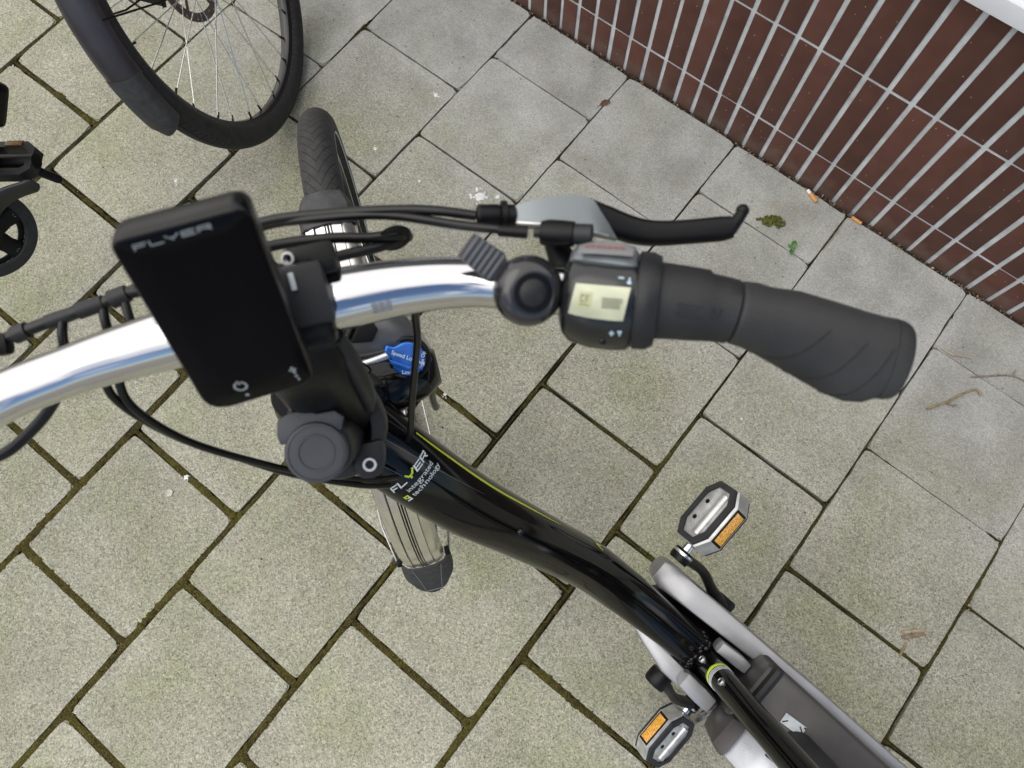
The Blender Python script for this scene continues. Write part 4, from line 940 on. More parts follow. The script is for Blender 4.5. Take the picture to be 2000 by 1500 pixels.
mb.tube([WP(.3745 + .0194 + .0198 + .0056, R(189.85), FW * .42 * q) for q in (-1, 0, 1)], .0004, n=6)
B('flap_groove', mb, grey_print, flap, smooth=60)
for sg in (-1, 1):
    mb = SM(); mb.tube([WP(.366, R(177), .0320 * sg), WP(.358, R(177), .040 * sg), WP(.30, R(179), .052 * sg), WP(.02, R(200), .052 * sg)], .0016, n=8); st_ = B('mudguard_stay', mb, spoke_mat, fender)
    mb = SM(); mb.box(tuple(WP(.362, R(177), .0365 * sg)), (.010, .008, .016), bev=.002); B('stay_clip', mb, black_plastic, st_)

# ---- frame: sweeping main tube, seat tube
TP = catmull([(-.463, -.019, .812), (-.435, -.019, .790), (-.400, -.019, .757), (-.350, -.0175, .700), (-.300, -.0110, .632), (-.250, -.0050, .555), (-.200, 0, .480), (-.150, 0, .425), (-.100, 0, .390), (-.050, 0, .366), (.004, 0, .346)], 6)
TR_ = lerp_list([.0370, .0368, .0362, .0350, .0330, .0320, .0330, .0325, .0305, .0285, .0270], len(TP))
ARC = [0]
for a_, b_ in zip(TP[:-1], TP[1:]): ARC.append(ARC[-1] + (b_ - a_).length)
def tube_frame(s_):
    i = max(j for j in range(len(ARC)) if ARC[j] <= max(0, min(s_, ARC[-1] - 1e-6))); i = min(i, len(TP) - 2); f = (s_ - ARC[i]) / (ARC[i + 1] - ARC[i])
    c = TP[i].lerp(TP[i + 1], f); t = (TP[min(i + 2, len(TP) - 1)] - TP[max(0, i - 1)]).normalized(); n = V(t.z, 0, -t.x); n = n if n.z > 0 else -n
    return c, t, n, TR_[i] * (1 - f) + TR_[i + 1] * f
def tube_pt(s_, ang, off=.0006):
    c, t, n, r = tube_frame(s_); ca, sa = math.cos(ang), math.sin(ang)
    ca = math.copysign(abs(ca) ** .88, ca); sa = math.copysign(abs(sa) ** .88, sa)
    return c + n * (ca * (r * .92 + off)) + V(0, 1, 0) * (sa * (r + off))
mb = MB(); mb.loft([[tube_pt(ARC[-1] * i / 90, 2 * math.pi * k / 36, 0) for k in range(36)] for i in range(91)]); frame = B('frame', mb, black_gloss, smooth=60)
def ribbon(s0, s1, a0, a1, w, m, name, n=40, off=.0005, taper=True):
    mb = MB(); rings = []
    for i in range(n + 1):
        f = i / n; s_ = s0 + (s1 - s0) * f; a_ = a0 + (a1 - a0) * f; k = w * (math.sin(math.pi * min(1, .08 + f * .92)) ** .5 if taper else 1) / .033 / 2
        rings.append([tube_pt(s_, a_ - k, off), tube_pt(s_, a_ + k, off)])
    mb.loft(rings, closed=False); return B(name, mb, m, frame, smooth=60)
ribbon(.045, .300, R(58), R(70), .0034, lime_print, 'pinstripe')
edge_print = mat('edge_line_print', (.06, .065, .07), .3)
ribbon(.010, .150, R(14), R(38), .0009, edge_print, 'edge_line'); ribbon(.004, .060, R(-18), R(-6), .0009, edge_print, 'edge_line')
def tfn(s0, a0): return lambda x, y: tube_pt(s0 - y, a0 + x / .034, .0007)
for ch, vs, fs in stroke_word('FLYER', .0068, .0060, .0022, .0014, .25): lay('letter', vs, fs, tfn(.0640, R(-38)), lime_print if ch == 'Y' else white_print, frame)
for i, txt in enumerate(('integrated', 'technology')):
    vs, fs = font_mesh(txt, .0076); lay('lettering', vs, fs, tfn(.0735 + i * .0070, R(-22)), white_print, frame)
mb = MB(); f_ = tfn(.0800, R(-37))
for (x0, y0, x1, y1) in ((0, .0042, .0058, .0060), (0, .0018, .0018, .0060), (.0042, .0018, .0058, .0060)): mb.add([f_(x0, y0), f_(x1, y0), f_(x1, y1), f_(x0, y1)], [(0, 1, 2, 3)])
B('emblem', mb, lime_print, frame, smooth=0)
mb = MB()
for (x0, y0, x1, y1) in ((0, -.0020, .0058, -.0004), (.0042, -.0020, .0058, .0016), (.0022, .0012, .0058, .0026)): mb.add([f_(x0, y0), f_(x1, y0), f_(x1, y1), f_(x0, y1)], [(0, 1, 2, 3)])
B('emblem', mb, white_print, frame, smooth=0)
# slanted mark on the right flank
mb = MB(); f_ = tfn(.405, R(62))
for (xa, ya, xb, yb) in ((0, 0, .006, .016), (.006, .016, .007, .002), (.007, .002, .0135, .018)):
    A = V(xa, ya, 0); B_ = V(xb, yb, 0); d_ = (B_ - A).normalized(); pn = V(-d_.y, d_.x, 0) * .0012
    q = [A - pn, B_ - pn, B_ + pn, A + pn]; mb.add([f_(p.x, p.y) for p in q], [(0, 1, 2, 3)])
B('emblem', mb, lime_print, frame, smooth=0)
mb = MB(); mb.ball(tube_pt(.222, R(10), .0005), .0042, (1, 1, .6)); B('rivet', mb, black_gloss, frame)
mb = MB(); rng = random.Random(5)
for i in range(46):     # rough weld where the tubes meet
    a_ = rng.uniform(-2.0, 2.0); s_ = ARC[-1] - .010 + rng.uniform(-.006, .006); mb.ball(tube_pt(s_, a_, -.001), rng.uniform(.0030, .0052), (1, 1, .7), n=5)
B('weld_bead', mb, black_gloss, frame, smooth=60)
ST0, ST1 = V(-.012, 0, .285), V(.222, 0, .960); sd_ = (ST1 - ST0).normalized()
mb = MB(); mb.tube([ST0, ST1 - sd_ * .10], .0172, n=32); seat_tube = B('seat_tube', mb, black_gloss, smooth=60)
def st_pt(s_): return ST0 + sd_ * s_
def st_ring(s0, s1, m, name):
    mb = MB(); mb.lathe([(.0174, s0), (.0177, s0 + .0002), (.0177, s1 - .0002), (.0174, s1)], ST0, sd_, n=32, cap=False); B(name, mb, m, seat_tube, smooth=60)
st_ring(.128, .1335, lime_print, 'ring_band')
for k in range(4): st_ring(.1360 + k * .0024, .1368 + k * .0024, white_print, 'ring_band')
fn_ = V(-sd_.z, 0, sd_.x); fn_ = fn_ if fn_.x < 0 else -fn_
for s_ in (.104, .168): bolt(tuple(st_pt(s_) + fn_ * .0185), tuple(fn_), .0050, seat_tube, xf=ident)
mb = MB(); mb.tube([ST1 - sd_ * .11, ST1 + sd_ * .02], .0136, n=24); B('seat_post', mb, alu)
mb = MB(); rings = []
for x, w, h, z in ((.095, .018, .010, .995), (.11, .024, .018, .992), (.17, .036, .022, .990), (.24, .066, .026, .992), (.31, .098, .030, .998), (.345, .100, .028, 1.002), (.362, .070, .016, 1.004)):
    rings.append(section(V(x, 0, z), V(0, 1, 0), V(0, 0, 1), w, w, h * .6, h, n=24))
mb.loft(rings); B('saddle', mb, leather, smooth=60)

# ---- motor, chain case, battery
def rrect(c, hw, z0, z1, ch):
    ch = min(ch, hw * .8, (z1 - z0) * .45); q = [(hw, z0 + ch), (hw, z1 - ch), (hw - ch * .29, z1 - ch * .29), (hw - ch, z1), (-hw + ch, z1), (-hw + ch * .29, z1 - ch * .29), (-hw, z1 - ch), (-hw, z0 + ch), (-hw + ch, z0), (hw - ch, z0)]
    return [V(c[0], c[1] + y, z) for y, z in q]
def hull(stations, m, name, parent=bike, n=24, pw=.55, smooth=45, ch=None):
    """stations: (x, yc, half width, z bottom, z top)"""
    mb = MB(); rings = []
    for x, yc, hw, z0, z1 in stations: rings.append(rrect((x, yc), hw, z0, z1, ch) if ch else section(V(x, yc, (z0 + z1) / 2), V(0, 1, 0), V(0, 0, 1), hw, hw, (z1 - z0) / 2, (z1 - z0) / 2, n=n, pw=pw))
    mb.loft(rings); return B(name, mb, m, parent, smooth=smooth)
motor = hull([(-.095, 0, .020, .22, .31), (-.080, 0, .034, .20, .33), (-.02, 0, .040, .18, .335), (.06, 0, .040, .18, .33), (.10, 0, .030, .20, .31)], black_plastic, 'motor')
hull([(-.120, .0540, .0080, .292, .345), (-.113, .0535, .0160, .262, .358), (-.098, .0530, .0200, .225, .364), (-.05, .0550, .0180, .205, .366), (.02, .0580, .0160, .205, .364), (.09, .0600, .0140, .230, .360), (.16, .0640, .0115, .270, .356), (.24, .0640, .0105, .290, .352), (.44, .0620, .0105, .300, .346)], cover_silver, 'chain_case', ch=.0055, smooth=28)
cl = hull([(-.106, -.013, .006, .300, .345), (-.092, -.021, .0120, .260, .356), (-.062, -.0305, .0125, .225, .362), (-.02, -.0410, .0135, .205, .364), (.02, -.0425, .0125, .205, .362), (.060, -.0420, .0105, .230, .352), (.084, -.0430, .0050, .260, .330)], cover_silver, 'motor_cover', ch=.0060, smooth=28)
hull([(.000, -.0385, .008, .345, .378), (.006, -.0385, .0120, .34, .384), (.035, -.0400, .0125, .34, .384), (.056, -.0410, .0110, .34, .380), (.062, -.0410, .006, .345, .372)], cover_silver, 'cover_step', cl, ch=.004, smooth=28)
hull([(.010, .0285, .005, .352, .380), (.014, .0290, .0085, .34, .386), (.045, .0310, .0090, .34, .386), (.060, .0310, .0080, .34, .383), (.066, .0310, .004, .35, .372)], cover_silver, 'cover_step', motor, ch=.003, smooth=28)
batt = hull([(.062, .012, .030, .300, .405), (.066, .012, .0460, .285, .425), (.080, .012, .0510, .27, .434), (.150, .010, .0520, .27, .440), (.30, .006, .0520, .27, .446), (.42, .006, .0500, .28, .446)], battery_mat, 'battery', ch=.009, smooth=28)
ringv = hull([(.070, .012, .0480, .28, .428), (.073, .012, .0512, .28, .4345), (.078, .012, .0520, .28, .4362), (.083, .012, .0515, .28, .4350)], dark_plastic, 'battery_rim', batt, ch=.009, smooth=28)
mb = MB(); mb.box((.128, .020, .4398), (.030, .0145, .0014), rot=Euler((0, 0, .10)).to_matrix(), bev=.0003, seg=1); stk = B('sticker', mb, sticker_print, batt)
mb = MB(); mb.box((.1175, .0165, .4410), (.0075, .0012, .0008), rot=Euler((0, 0, .9)).to_matrix()); mb.box((.1390, .0215, .4410), (.010, .0012, .0008), rot=Euler((0, 0, -.55)).to_matrix()); mb.box((.1410, .0265, .4410), (.0022, .0022, .0008)); B('sticker_mark', mb, black_plastic, stk)
lock = hull([(.066, -.046, .012, .375, .425), (.072, -.046, .0200, .36, .440), (.090, -.046, .0245, .36, .452), (.108, -.0440, .0260, .36, .470), (.125, -.043, .0260, .36, .476), (.20, -.043, .0255, .36, .480), (.34, -.043, .025, .36, .480)], mat('lock_housing_silver', (.40, .41, .44), .34, metal=.5, var=(22, .15), rvar=.08), 'lock_housing', batt, ch=.008, smooth=28)
hull([(.063, -.046, .012, .370, .424), (.0680, -.046, .0225, .356, .4410), (.077, -.046, .0258, .356, .4500), (.0830, -.0458, .0264, .356, .4535), (.0850, -.0456, .0245, .36, .450)], battery_mat, 'lock_cap', lock, ch=.0095, smooth=28)
mb = MB(); mb.lathe([(.0125, -.004), (.0135, .004), (.0135, .009), (.0115, .010), (.0110, .006), (.006, .006), (.0055, .0095), (.001, .0098)], (.150, -.0685, .430), (0, -1, .25), n=30); B('lock_barrel', mb, chrome, lock, smooth=40)
hull([(.112, -.026, .003, .474, .4765), (.113, -.026, .0035, .474, .4785), (.20, -.022, .0035, .474, .482)], dark_plastic, 'lock_seam', lock)
# rear end out beyond the frame edge
mb = MB(); mb.torus((.46, 0, .345), (0, 1, 0), .3235, tyre_profile(.0225, 16), n=96); rw = B('rear_wheel', mb, rubber, smooth=70)
mb = MB(); mb.torus((.46, 0, .345), (0, 1, 0), .299, [(.010, -.012), (.010, .012), (-.010, .006), (-.010, -.006)], n=96); B('rim', mb, black_plastic, rw)
mb = MB(); mb.lathe([(.01, -.06), (.045, -.03), (.045, .03), (.01, .06)], (.46, 0, .345), (0, 1, 0), n=24); B('hub', mb, alu, rw)
for sg in (-1, 1):
    mb = MB(); mb.tube([V(.03, .035 * sg, .27), V(.14, .046 * sg, .285), V(.46, .066 * sg, .345)], .010, n=12); B('chain_stay', mb, black_gloss)
    mb = MB(); mb.tube([V(.17, .012 * sg, .80), V(.22, .040 * sg, .74), V(.46, .064 * sg, .345)], .008, n=12); B('seat_stay', mb, black_gloss)
mb = MB(); mb.tube([V(.10, -.05, .26), V(.13, -.12, .10), V(.15, -.165, -.030)], [.010, .009, .008], n=12); B('kickstand', mb, alu)

# ---- cranks and pedals
def crank(sg, end):
    a_ = V(.0, .076 * sg, .280); mid = a_.lerp(end, .35) + V(0, .004 * sg, -.004)
    mb = MB(); path = catmull([a_, a_.lerp(end, .22) + V(0, .001 * sg, 0), mid, a_.lerp(end, .62) + V(0, .009 * sg, -.002), end - V(0, 0, 0)], 6); rings = []
    hs_ = lerp_list([.0165, .0155, .0125, .0105, .0120], len(path)); ws = lerp_list([.0090, .0085, .0075, .0070, .0080], len(path))
    for i, p in enumerate(path):
        t = (path[min(i + 1, len(path) - 1)] - path[max(0, i - 1)]).normalized(); u = (V(0, 0, 1) - t * t.z).normalized(); w = t.cross(u); rings.append(section(p, w, u, ws[i], ws[i], hs_[i], hs_[i], n=18, pw=.7))
    mb.loft(rings); cr_ = B('crank_arm', mb, dark_plastic if sg < 0 else black_plastic, smooth=50)
    mb = MB(); mb.lathe([(.0135, -.009), (.0150, -.004), (.0150, .006), (.0125, .009), (.004, .0095)], end, (0, sg, 0), n=26); B('crank_end', mb, black_plastic, cr_, smooth=40)
    mb = MB(); mb.lathe([(.0152, .0015), (.0154, .0022), (.0154, .0048), (.0152, .0055)], end, (0, sg, 0), n=26, cap=False); B('worn_edge', mb, alu, cr_, smooth=40)
    mb = MB(); mb.lathe([(.0175, -.012), (.0185, -.006), (.0185, .008), (.0160, .012), (.001, .0125)], a_, (0, sg, 0), n=28); B('axle_cap', mb, black_plastic, cr_, smooth=40)
    mb = MB(); mb.tube([end + V(0, .006 * sg, 0), end + V(0, .030 * sg, 0)], [.0078, .0062], n=16); B('pedal_spindle', mb, chrome, cr_)
    return cr_
def pedal(sg, end, tilt):
    """cage pedal: tread on top and below, reflector fore and aft"""
    o = end + V(0, .020 * sg, 0); rot = Matrix.Rotation(tilt, 3, 'Y'); X = rot @ V(1, 0, 0); Z = rot @ V(0, 0, 1); Y = V(0, sg, 0)
    def P(x, y, z): return o + X * x + Y * y + Z * z
    L_ = .098; hw = .033
    octo = [(-hw * .55, 0), (hw * .55, 0), (hw, .020), (hw, L_ - .020), (hw * .55, L_), (-hw * .55, L_), (-hw, L_ - .020), (-hw, .020)]
    fr_ = (o, X, Y, Z)
    mb = MB()
    body = [[P(x * k, .5 * L_ + (y - .5 * L_) * k2, z) for x, y in octo] for k, k2, z in ((.80, .93, -.0165), (1.0, 1.0, -.0125), (1.0, 1.0, .0125), (.80, .93, .0165))]
    mb.loft(body); pd = B('pedal', mb, pedal_silver, smooth=30)
    # dark edge band round the tread
    mb = MB(); inner = [(x * .66, .5 * L_ + (y - .5 * L_) * .80) for x, y in octo]; outer = [(x * .90, .5 * L_ + (y - .5 * L_) * .97) for x, y in octo]
    for zz, dz in ((.0158, .0042), (-.0158, -.0042)):
        rings = []
        for pl, z in ((outer, zz - dz * .4), (outer, zz + dz * .8), (inner, zz + dz), (inner, zz)): rings.append([P(x, y, z) for x, y in pl])
        mb.loft(rings, cap=False)
    B('tread_rim', mb, rubber, pd, smooth=25)
    mb = MB(); tub = [(x * .64, .5 * L_ + (y - .5 * L_) * .79) for x, y in octo]
    rail = MB()
    for zz in (1, -1):
        rail.prism([(-.0185, .020), (-.0045, .016), (-.0045, L_ - .016), (-.0185, L_ - .020)], .0145 * zz, .0182 * zz, fr_, bev=.0012)
    rail.tube([P(.008, .016, .0150), P(.008, L_ - .016, .0150)], .0068, n=16); rail.tube([P(.008, .016, -.0150), P(.008, L_ - .016, -.0150)], .0068, n=16)
    B('tread_plate', rail, pedal_silver, pd, smooth=40)
    for yy in (.034, .062):
        for zz in (1, -1):
            mb = MB(); mb.lathe([(.0034, .0002), (.0034, .0007), (.0001, .0008)], P(-.0110, yy, .0182 * zz), Z * zz, n=14); B('screw_hole', mb, black_plastic, pd)
    for xs in (1, -1):
        mb = MB(); mb.box((0, 0, 0), (1, 1, 1)); mb.v = []; mb.f = []
        fr2 = (P(hw * xs, 0, 0), Y, Z, X * xs)
        mb.prism([(.0205, -.0108), (L_ - .0205, -.0108), (L_ - .0205, .0108), (.0205, .0108)], -.002, .0010, fr2, bev=.0006); bz = B('reflector_frame', mb, black_plastic, pd)
        mb = MB(); mb.prism([(.0245, -.0082), (L_ - .0245, -.0082), (L_ - .0245, .0082), (.0245, .0082)], .0004, .0018, fr2, bev=.0005); B('reflector', mb, amber, bz)
    return pd
endR = V(-.109, .090, .412); endL = V(.094, -.088, .150)
crank(1, endR); crank(-1, endL)
pedal(1, endR, R(-50)); pedal(-1, endL, R(40))
# ------------------------------------------------------------------ black bicycle parked beyond
BC = V(.507, 1.080, .336); bh, bl_ = R(125.3), R(16.6)
bf = V(math.cos(bh), math.sin(bh), 0); bside = V(-math.sin(bh), math.cos(bh), 0); bu = V(0, 0, 1) * math.cos(bl_) + bside * math.sin(bl_); bn_ = bside * math.cos(bl_) - V(0, 0, 1) * math.sin(bl_)
ORG = V(.56, .75, 0)
bb = empty('parked_bicycle', loc=ORG)
tag(bb, 'black bicycle with wide dark mudguard and thick tyre parked beyond the handlebar', 'bicycle')
def LB(p): return p - ORG
def KM(): return MB(xf=LB)
def K(name, mb, m, parent=bb, **k): return obj(name, mb, m, parent, **k)
def QP(r, th, y=0): return BC + bf * (r * math.cos(th)) + bu * (r * math.sin(th)) + bn_ * y
mb = KM(); mb.torus(BC, bn_, .3230, [(.0255 * math.cos(2 * math.pi * k / 24), .0262 * math.sin(2 * math.pi * k / 24)) for k in range(24)], n=180, u0=bu); bw = K('front_wheel', mb, tyre_black, smooth=70, tv=True)
mb = KM(); mb.torus(BC, bn_, .3050, [(.004, -.0145), (.006, .0145), (-.002, .0150), (-.011, .010), (-.013, .003), (-.013, -.003), (-.011, -.010), (-.002, -.0150)], n=140); brim = K('rim', mb, mat('rim_black', (.010, .010, .010), .26, spec=.5), bw, smooth=35)
mb = KM(); mb.lathe([(.008, -.055), (.022, -.036), (.027, -.034), (.027, -.029), (.015, -.024), (.015, .024), (.027, .029), (.027, .034), (.022, .038), (.008, .055)], BC, bn_, n=28); K('hub', mb, black_plastic, bw)
for i in range(32):
    sg = 1 if i % 2 else -1; th = 2 * math.pi * (i + .3) / 32; cr_ = .50 * (1 if (i // 2) % 2 else -1)
    mb = KM(); mb.tube([QP(.027, th + cr_, .031 * sg), QP(.2860, th, .004 * sg)], .00115, n=6); sp_ = K('spoke', mb, spoke_mat, bw, smooth=60)
    mb = KM(); mb.tube([QP(.2795, th + cr_ * .024, .0046 * sg), QP(.2935, th, .0036 * sg)], [.0019, .0026], n=8); K('nipple', mb, black_plastic, sp_)
# brake rotor with arms and holes left open
mb = KM(); mb.torus(BC, bn_, .0900, [(-.0090, .0295), (.0085, .0295), (.0085, .0315), (-.0090, .0315)], n=72); rotor = K('brake_rotor', mb, rotor_mat, bw, smooth=30)
for i in range(6):
    a = 2 * math.pi * i / 6; mb = KM(); mb.tube([QP(.022, a, .0305), QP(.050, a + .35, .0305), QP(.084, a + .42, .0305)], [.006, .004, .005], n=8, flat=.2, up=bn_); K('rotor_arm', mb, rotor_mat, rotor)
for i in range(36):
    a = 2 * math.pi * i / 36
    for j, sgn in enumerate((1, -1)):
        mb = KM(); mb.lathe([(.0019, 0), (.0019, .0002), (.0001, .0003)], QP(.0865 if i % 2 else .0935, a, .0305 + .0011 * sgn), bn_ * sgn, n=8)
        if sgn < 0: K('rotor_hole', mb, sticker_print, rotor, smooth=0)
cc = QP(.118, R(152), .034)
mb = KM(); mb.box(tuple(cc), (.034, .046, .030), rot=(Matrix.Rotation(bh, 3, 'Z') @ Matrix.Rotation(R(18), 3, 'X')), bev=.006, seg=2); cal = K('brake_caliper', mb, black_gloss)
mb = KM(); mb.lathe([(.010, 0), (.012, .003), (.012, .010), (.008, .012), (.001, .0122)], cc - bn_ * .012, -bn_, n=20); K('piston_cap', mb, mat('caliper_cap', (.02, .03, .07), .3, metal=.5), cal)
mb = KM(); mb.tube([cc + bu * .02, cc + bu * .16 + bf * .01, cc + bu * .42 - bf * .06], .0026, n=10, sm=6); K('brake_hose', mb, cable_mat)
# mudguard with broad shell and rubber flap
def bfender(a0, a1, r, wdt, deep, m, name, parent, n=40, grow_=0):
    mb = KM(); rings = []
    for i in range(n + 1):
        f = i / n; th = a0 + (a1 - a0) * f; rr = r + grow_ * f; k = 1 - (.55 * max(0, f - .80) / .2 * max(0, f - .8) / .2 if grow_ else 0)
        prof = [(-wdt * k, -deep), (-wdt * k * .97, -deep * .45), (-wdt * k * .78, -.004), (-wdt * k * .4, .0015), (0, .003), (wdt * k * .4, .0015), (wdt * k * .78, -.004), (wdt * k * .97, -deep * .45), (wdt * k, -deep)]
        rings.append([QP(rr + dr, th, y) for y, dr in prof] + [QP(rr + dr - .002, th, y * .96) for y, dr in reversed(prof)])
    mb.loft(rings); return K(name, mb, m, parent, smooth=50)
bfn = bfender(R(52), R(165.5), .3665, .0335, .024, dark_fender, 'mudguard', bb)
bfender(R(164.5), R(184), .3685, .0340, .024, flap_mat, 'mud_flap', bfn, n=18, grow_=.004)
mb = KM(); mb.add([QP(.3600, R(150.5), .0), QP(.36, R(151), .0), QP(.36, R(150.5), .001)], [(0, 1, 2)])
for sg in (1, -1):
    mb = KM(); mb.tube([QP(.352, R(150), .033 * sg), QP(.20, R(155), .042 * sg), QP(.03, R(165), .046 * sg)], .0018, n=8); K('mudguard_stay', mb, black_plastic, bfn)
    mb = KM(); mb.tube([QP(0, 0, .050 * sg), QP(.03, R(100), .054 * sg), QP(.40, R(100), .060 * sg)], [.013, .017, .019], n=16); K('fork_leg', mb, black_gloss)
mb = KM(); mb.tube([QP(.405, R(100), -.062), QP(.415, R(100), 0), QP(.405, R(100), .062)], .021, n=16); K('fork_crown', mb, black_gloss)
HTB = QP(.43, R(101), 0); HTT = QP(.62, R(106), 0); BBc = V(.560, .425, .285)
mb = KM(); mb.tube([HTB, HTT], .026, n=20); K('head_tube', mb, black_gloss)
mb = KM(); mb.tube([BBc, HTB.lerp(HTT, .3)], [.033, .028], n=20); K('down_tube', mb, black_gloss)
mb = KM(); mb.tube([BBc, BBc + V(-.02, -.20, .50)], .018, n=18); K('seat_tube', mb, black_gloss)
mb = KM(); mb.tube([BBc + V(-.015, -.15, .40), HTT], .019, n=18); K('top_tube', mb, black_gloss)
mb = KM(); mb.tube([HTT, HTT + V(-.03, -.05, .10)], .015, n=16); hbm = K('stem', mb, black_plastic)
mb = KM(); hx = V(.82, .57, 0); mb.tube([HTT + V(-.03, -.05, .10) - hx * .02, HTT + V(-.03, -.05, .10) - hx * .30], .0125, n=14); K('handlebar', mb, black_plastic, hbm)
bt = V(.520, .600, .44)
mb = KM(); mb.box(tuple(bt), (.11, .075, .06), rot=Euler((R(38), 0, R(10))).to_matrix(), bev=.014, seg=3); K('battery', mb, black_plastic)
# crank, pedal and chainring at its right side
nn = V(.945, .10, .31).normalized(); RC = V(.598, .434, .285)
mb = KM(); mb.torus(RC, nn, .0740, [(-.0125, -.002), (.0085, -.003), (.0095, 0), (.0085, .003), (-.0105, .005), (-.0125, .003)], n=80); cring = K('chainring_guard', mb, rubber, smooth=40)
mb = KM(); mb.torus(RC - nn * .006, nn, .0570, [(-.0045, -.0015), (.0055, -.0015), (.0055, .0015), (-.0045, .0015)], n=72); cr2 = K('chainring', mb, black_plastic, cring, smooth=35)
uu = nn.orthogonal().normalized(); vv = nn.cross(uu)
def RP(r, a, h=0): return RC + uu * (r * math.cos(a)) + vv * (r * math.sin(a)) + nn * h
for i in range(34):
    a = 2 * math.pi * i / 34; mb = KM(); mb.prism([(-.0022, 0), (.0022, 0), (.0010, .0042), (-.0010, .0042)], -.001, .001, (RP(.0620, a, -.006), (RP(.062, a + .05) - RP(.062, a - .05)).normalized(), (RP(.07, a) - RP(.06, a)).normalized(), nn)); K('tooth', mb, black_plastic, cring, smooth=0)
for i in range(5):
    a = 2 * math.pi * i / 5 + .3; mb = KM(); mb.tube([RP(.012, a, -.003), RP(.040, a, -.003), RP(.068, a, -.002)], [.019, .0150, .0190], n=12, flat=.3, up=nn); K('spider_arm', mb, black_plastic, cring, smooth=50)
    bolt(tuple(RP(.0585, a, .0005)), tuple(nn), .0042, cring, xf=LB)
mb = KM(); mb.lathe([(.022, -.012), (.022, .006), (.012, .010), (.001, .0105)], RC, nn, n=26); K('axle_cap', mb, black_plastic, cring)
mb = KM(); path = [V(.600, .437, .305), V(.595, .475, .318), V(.608, .512, .330), V(.6300, .5465, .334)]; rings = []
for i, p_ in enumerate(catmull(path, 5)):
    f = i / 15; t = (path[-1] - path[0]).normalized(); w_ = nn.cross(t).normalized(); rings.append(section(p_, w_, nn, .0175 - .002 * f, .0175 - .002 * f, .007, .007, n=18, pw=.7))
e_ = path[-1]; t = (path[-1] - path[0]).normalized(); w_ = nn.cross(t).normalized()
for q in (.35, .7, .92): rings.append(section(e_ + t * .0155 * q, w_, nn, .0155 * math.sqrt(1 - q * q), .0155 * math.sqrt(1 - q * q), .007, .007, n=18, pw=.7))
mb.loft(rings); bcr = K('crank_arm', mb, mat('worn_black_arm', (.010, .010, .010), .35, rvar=.1), smooth=50)
po = V(.571, .562, .338); pX = V(.80, .58, .08).normalized(); pY = V(-.58, .80, 0).normalized(); pZ = pX.cross(pY); pZ = pZ if pZ.z > 0 else -pZ
mb = KM(); outer = [(-.046, -.022), (-.030, -.034), (.030, -.034), (.046, -.022), (.046, .022), (.030, .034), (-.030, .034), (-.046, .022)]; innr = [(x * .74, y * .68) for x, y in outer]
mb.loft([[po + pX * x + pY * y + pZ * z for x, y in pl] for pl, z in ((outer, -.011), (outer, .011), (innr, .011), (innr, -.011), (outer, -.011))], cap=False); bp_ = K('pedal', mb, dark_plastic, smooth=25)
mb = KM(); mb.tube([po - pX * .046, po + pX * .046], .0135, n=16); K('pedal_barrel', mb, black_plastic, bp_)
mb = KM(); mb.box((0, 0, 0), (1, 1, 1)); mb.v = []; mb.f = []
mb.prism([(-.016, -.0075), (.016, -.0075), (.016, .0075), (-.016, .0075)], 0, .003, (po + pY * .0335 + pZ * .003 + pX * .004, pX, pZ, pY), bev=.0008)
mb.prism([(-.016, -.0035), (.016, -.0035), (.016, .0035), (-.016, .0035)], 0, .0025, (po + pY * .0285 + pZ * .0105 + pX * .004, pX, pY, pZ), bev=.0008); K('reflector', mb, mat('dull_orange_reflector', (.26, .12, .02), .4, var=(200, .3)), bp_)
mb = KM(); mb.tube([V(.566, .574, .302), V(.580, .581, .288), V(.5965, .5915, .270)], [.0095, .0085, .0080], n=16); mb.ball((.5965, .5915, .270), .0080); K('pedal_lever', mb, black_plastic, bp_, smooth=60)
# rear wheel and saddle out of the picture
rc = V(.590, -.10, .345); mb = KM(); mb.torus(rc, (1, .18, .15), .323, tyre_profile(.0255, 16), n=90); K('rear_wheel', mb, rubber)
mb = KM(); mb.tube([BBc, rc], .012, n=12); K('chain_stay', mb, black_gloss)

# ------------------------------------------------------------------ litter on the paving
def lit(name, mb, m, label, cat, group=None, loc=(0, 0, 0), **k):
    return tag(obj(name, mb, m, None, loc=loc, **k), label, cat, group)
def twig(pts, r, branch, label, m=twig_mat):
    o = V(*pts[0], 0); z = r + .001; mb = MB(xf=lambda p: p - o)
    q = catmull([V(x, y, z + .0015 * (i % 2)) for i, (x, y) in enumerate(pts)], 6); mb.tube(q, [r * (1 + .18 * math.sin(3 * i)) * (1 - .25 * i / 12) for i in range(12)], n=9)
    mb.ball(q[-1], r * 1.5, (1, 1, .9), n=6); mb.ball(q[len(q) // 2], r * 1.3, n=6)
    for br in branch: mb.tube([V(x, y, z + .001) for x, y in br], [r * .8, r * .55], n=7)
    return lit('twig', mb, m, label, 'twig', 'twigs lying on the paving', loc=o, smooth=60)
twig([(2.1784, 1.3605), (2.2030, 1.3980), (2.2190, 1.4320), (2.2374, 1.4596), (2.2506, 1.4572)], .0024, [[(2.2062, 1.3952), (2.2235, 1.4050)]], 'kinked olive brown twig with a side bud on the slab right of the grip')
twig([(2.218, 1.4801), (2.2386, 1.4979), (2.2847, 1.5358), (2.335, 1.5430)], .0018, [[(2.2847, 1.5358), (2.2836, 1.5520)]], 'thin forked twig with a dark round end crossing a joint below the wall', mat('grey_brown_twig', (.24, .20, .16), .8, var=(150, .4)))
twig([(2.1358, 1.4968), (2.1639, 1.5014), (2.1946, 1.5169)], .0016, [[(2.150, 1.497), (2.178, 1.500)]], 'pale straw stalk lying along the joint between the grip and wall', mat('straw_stalk', (.42, .34, .24), .8))
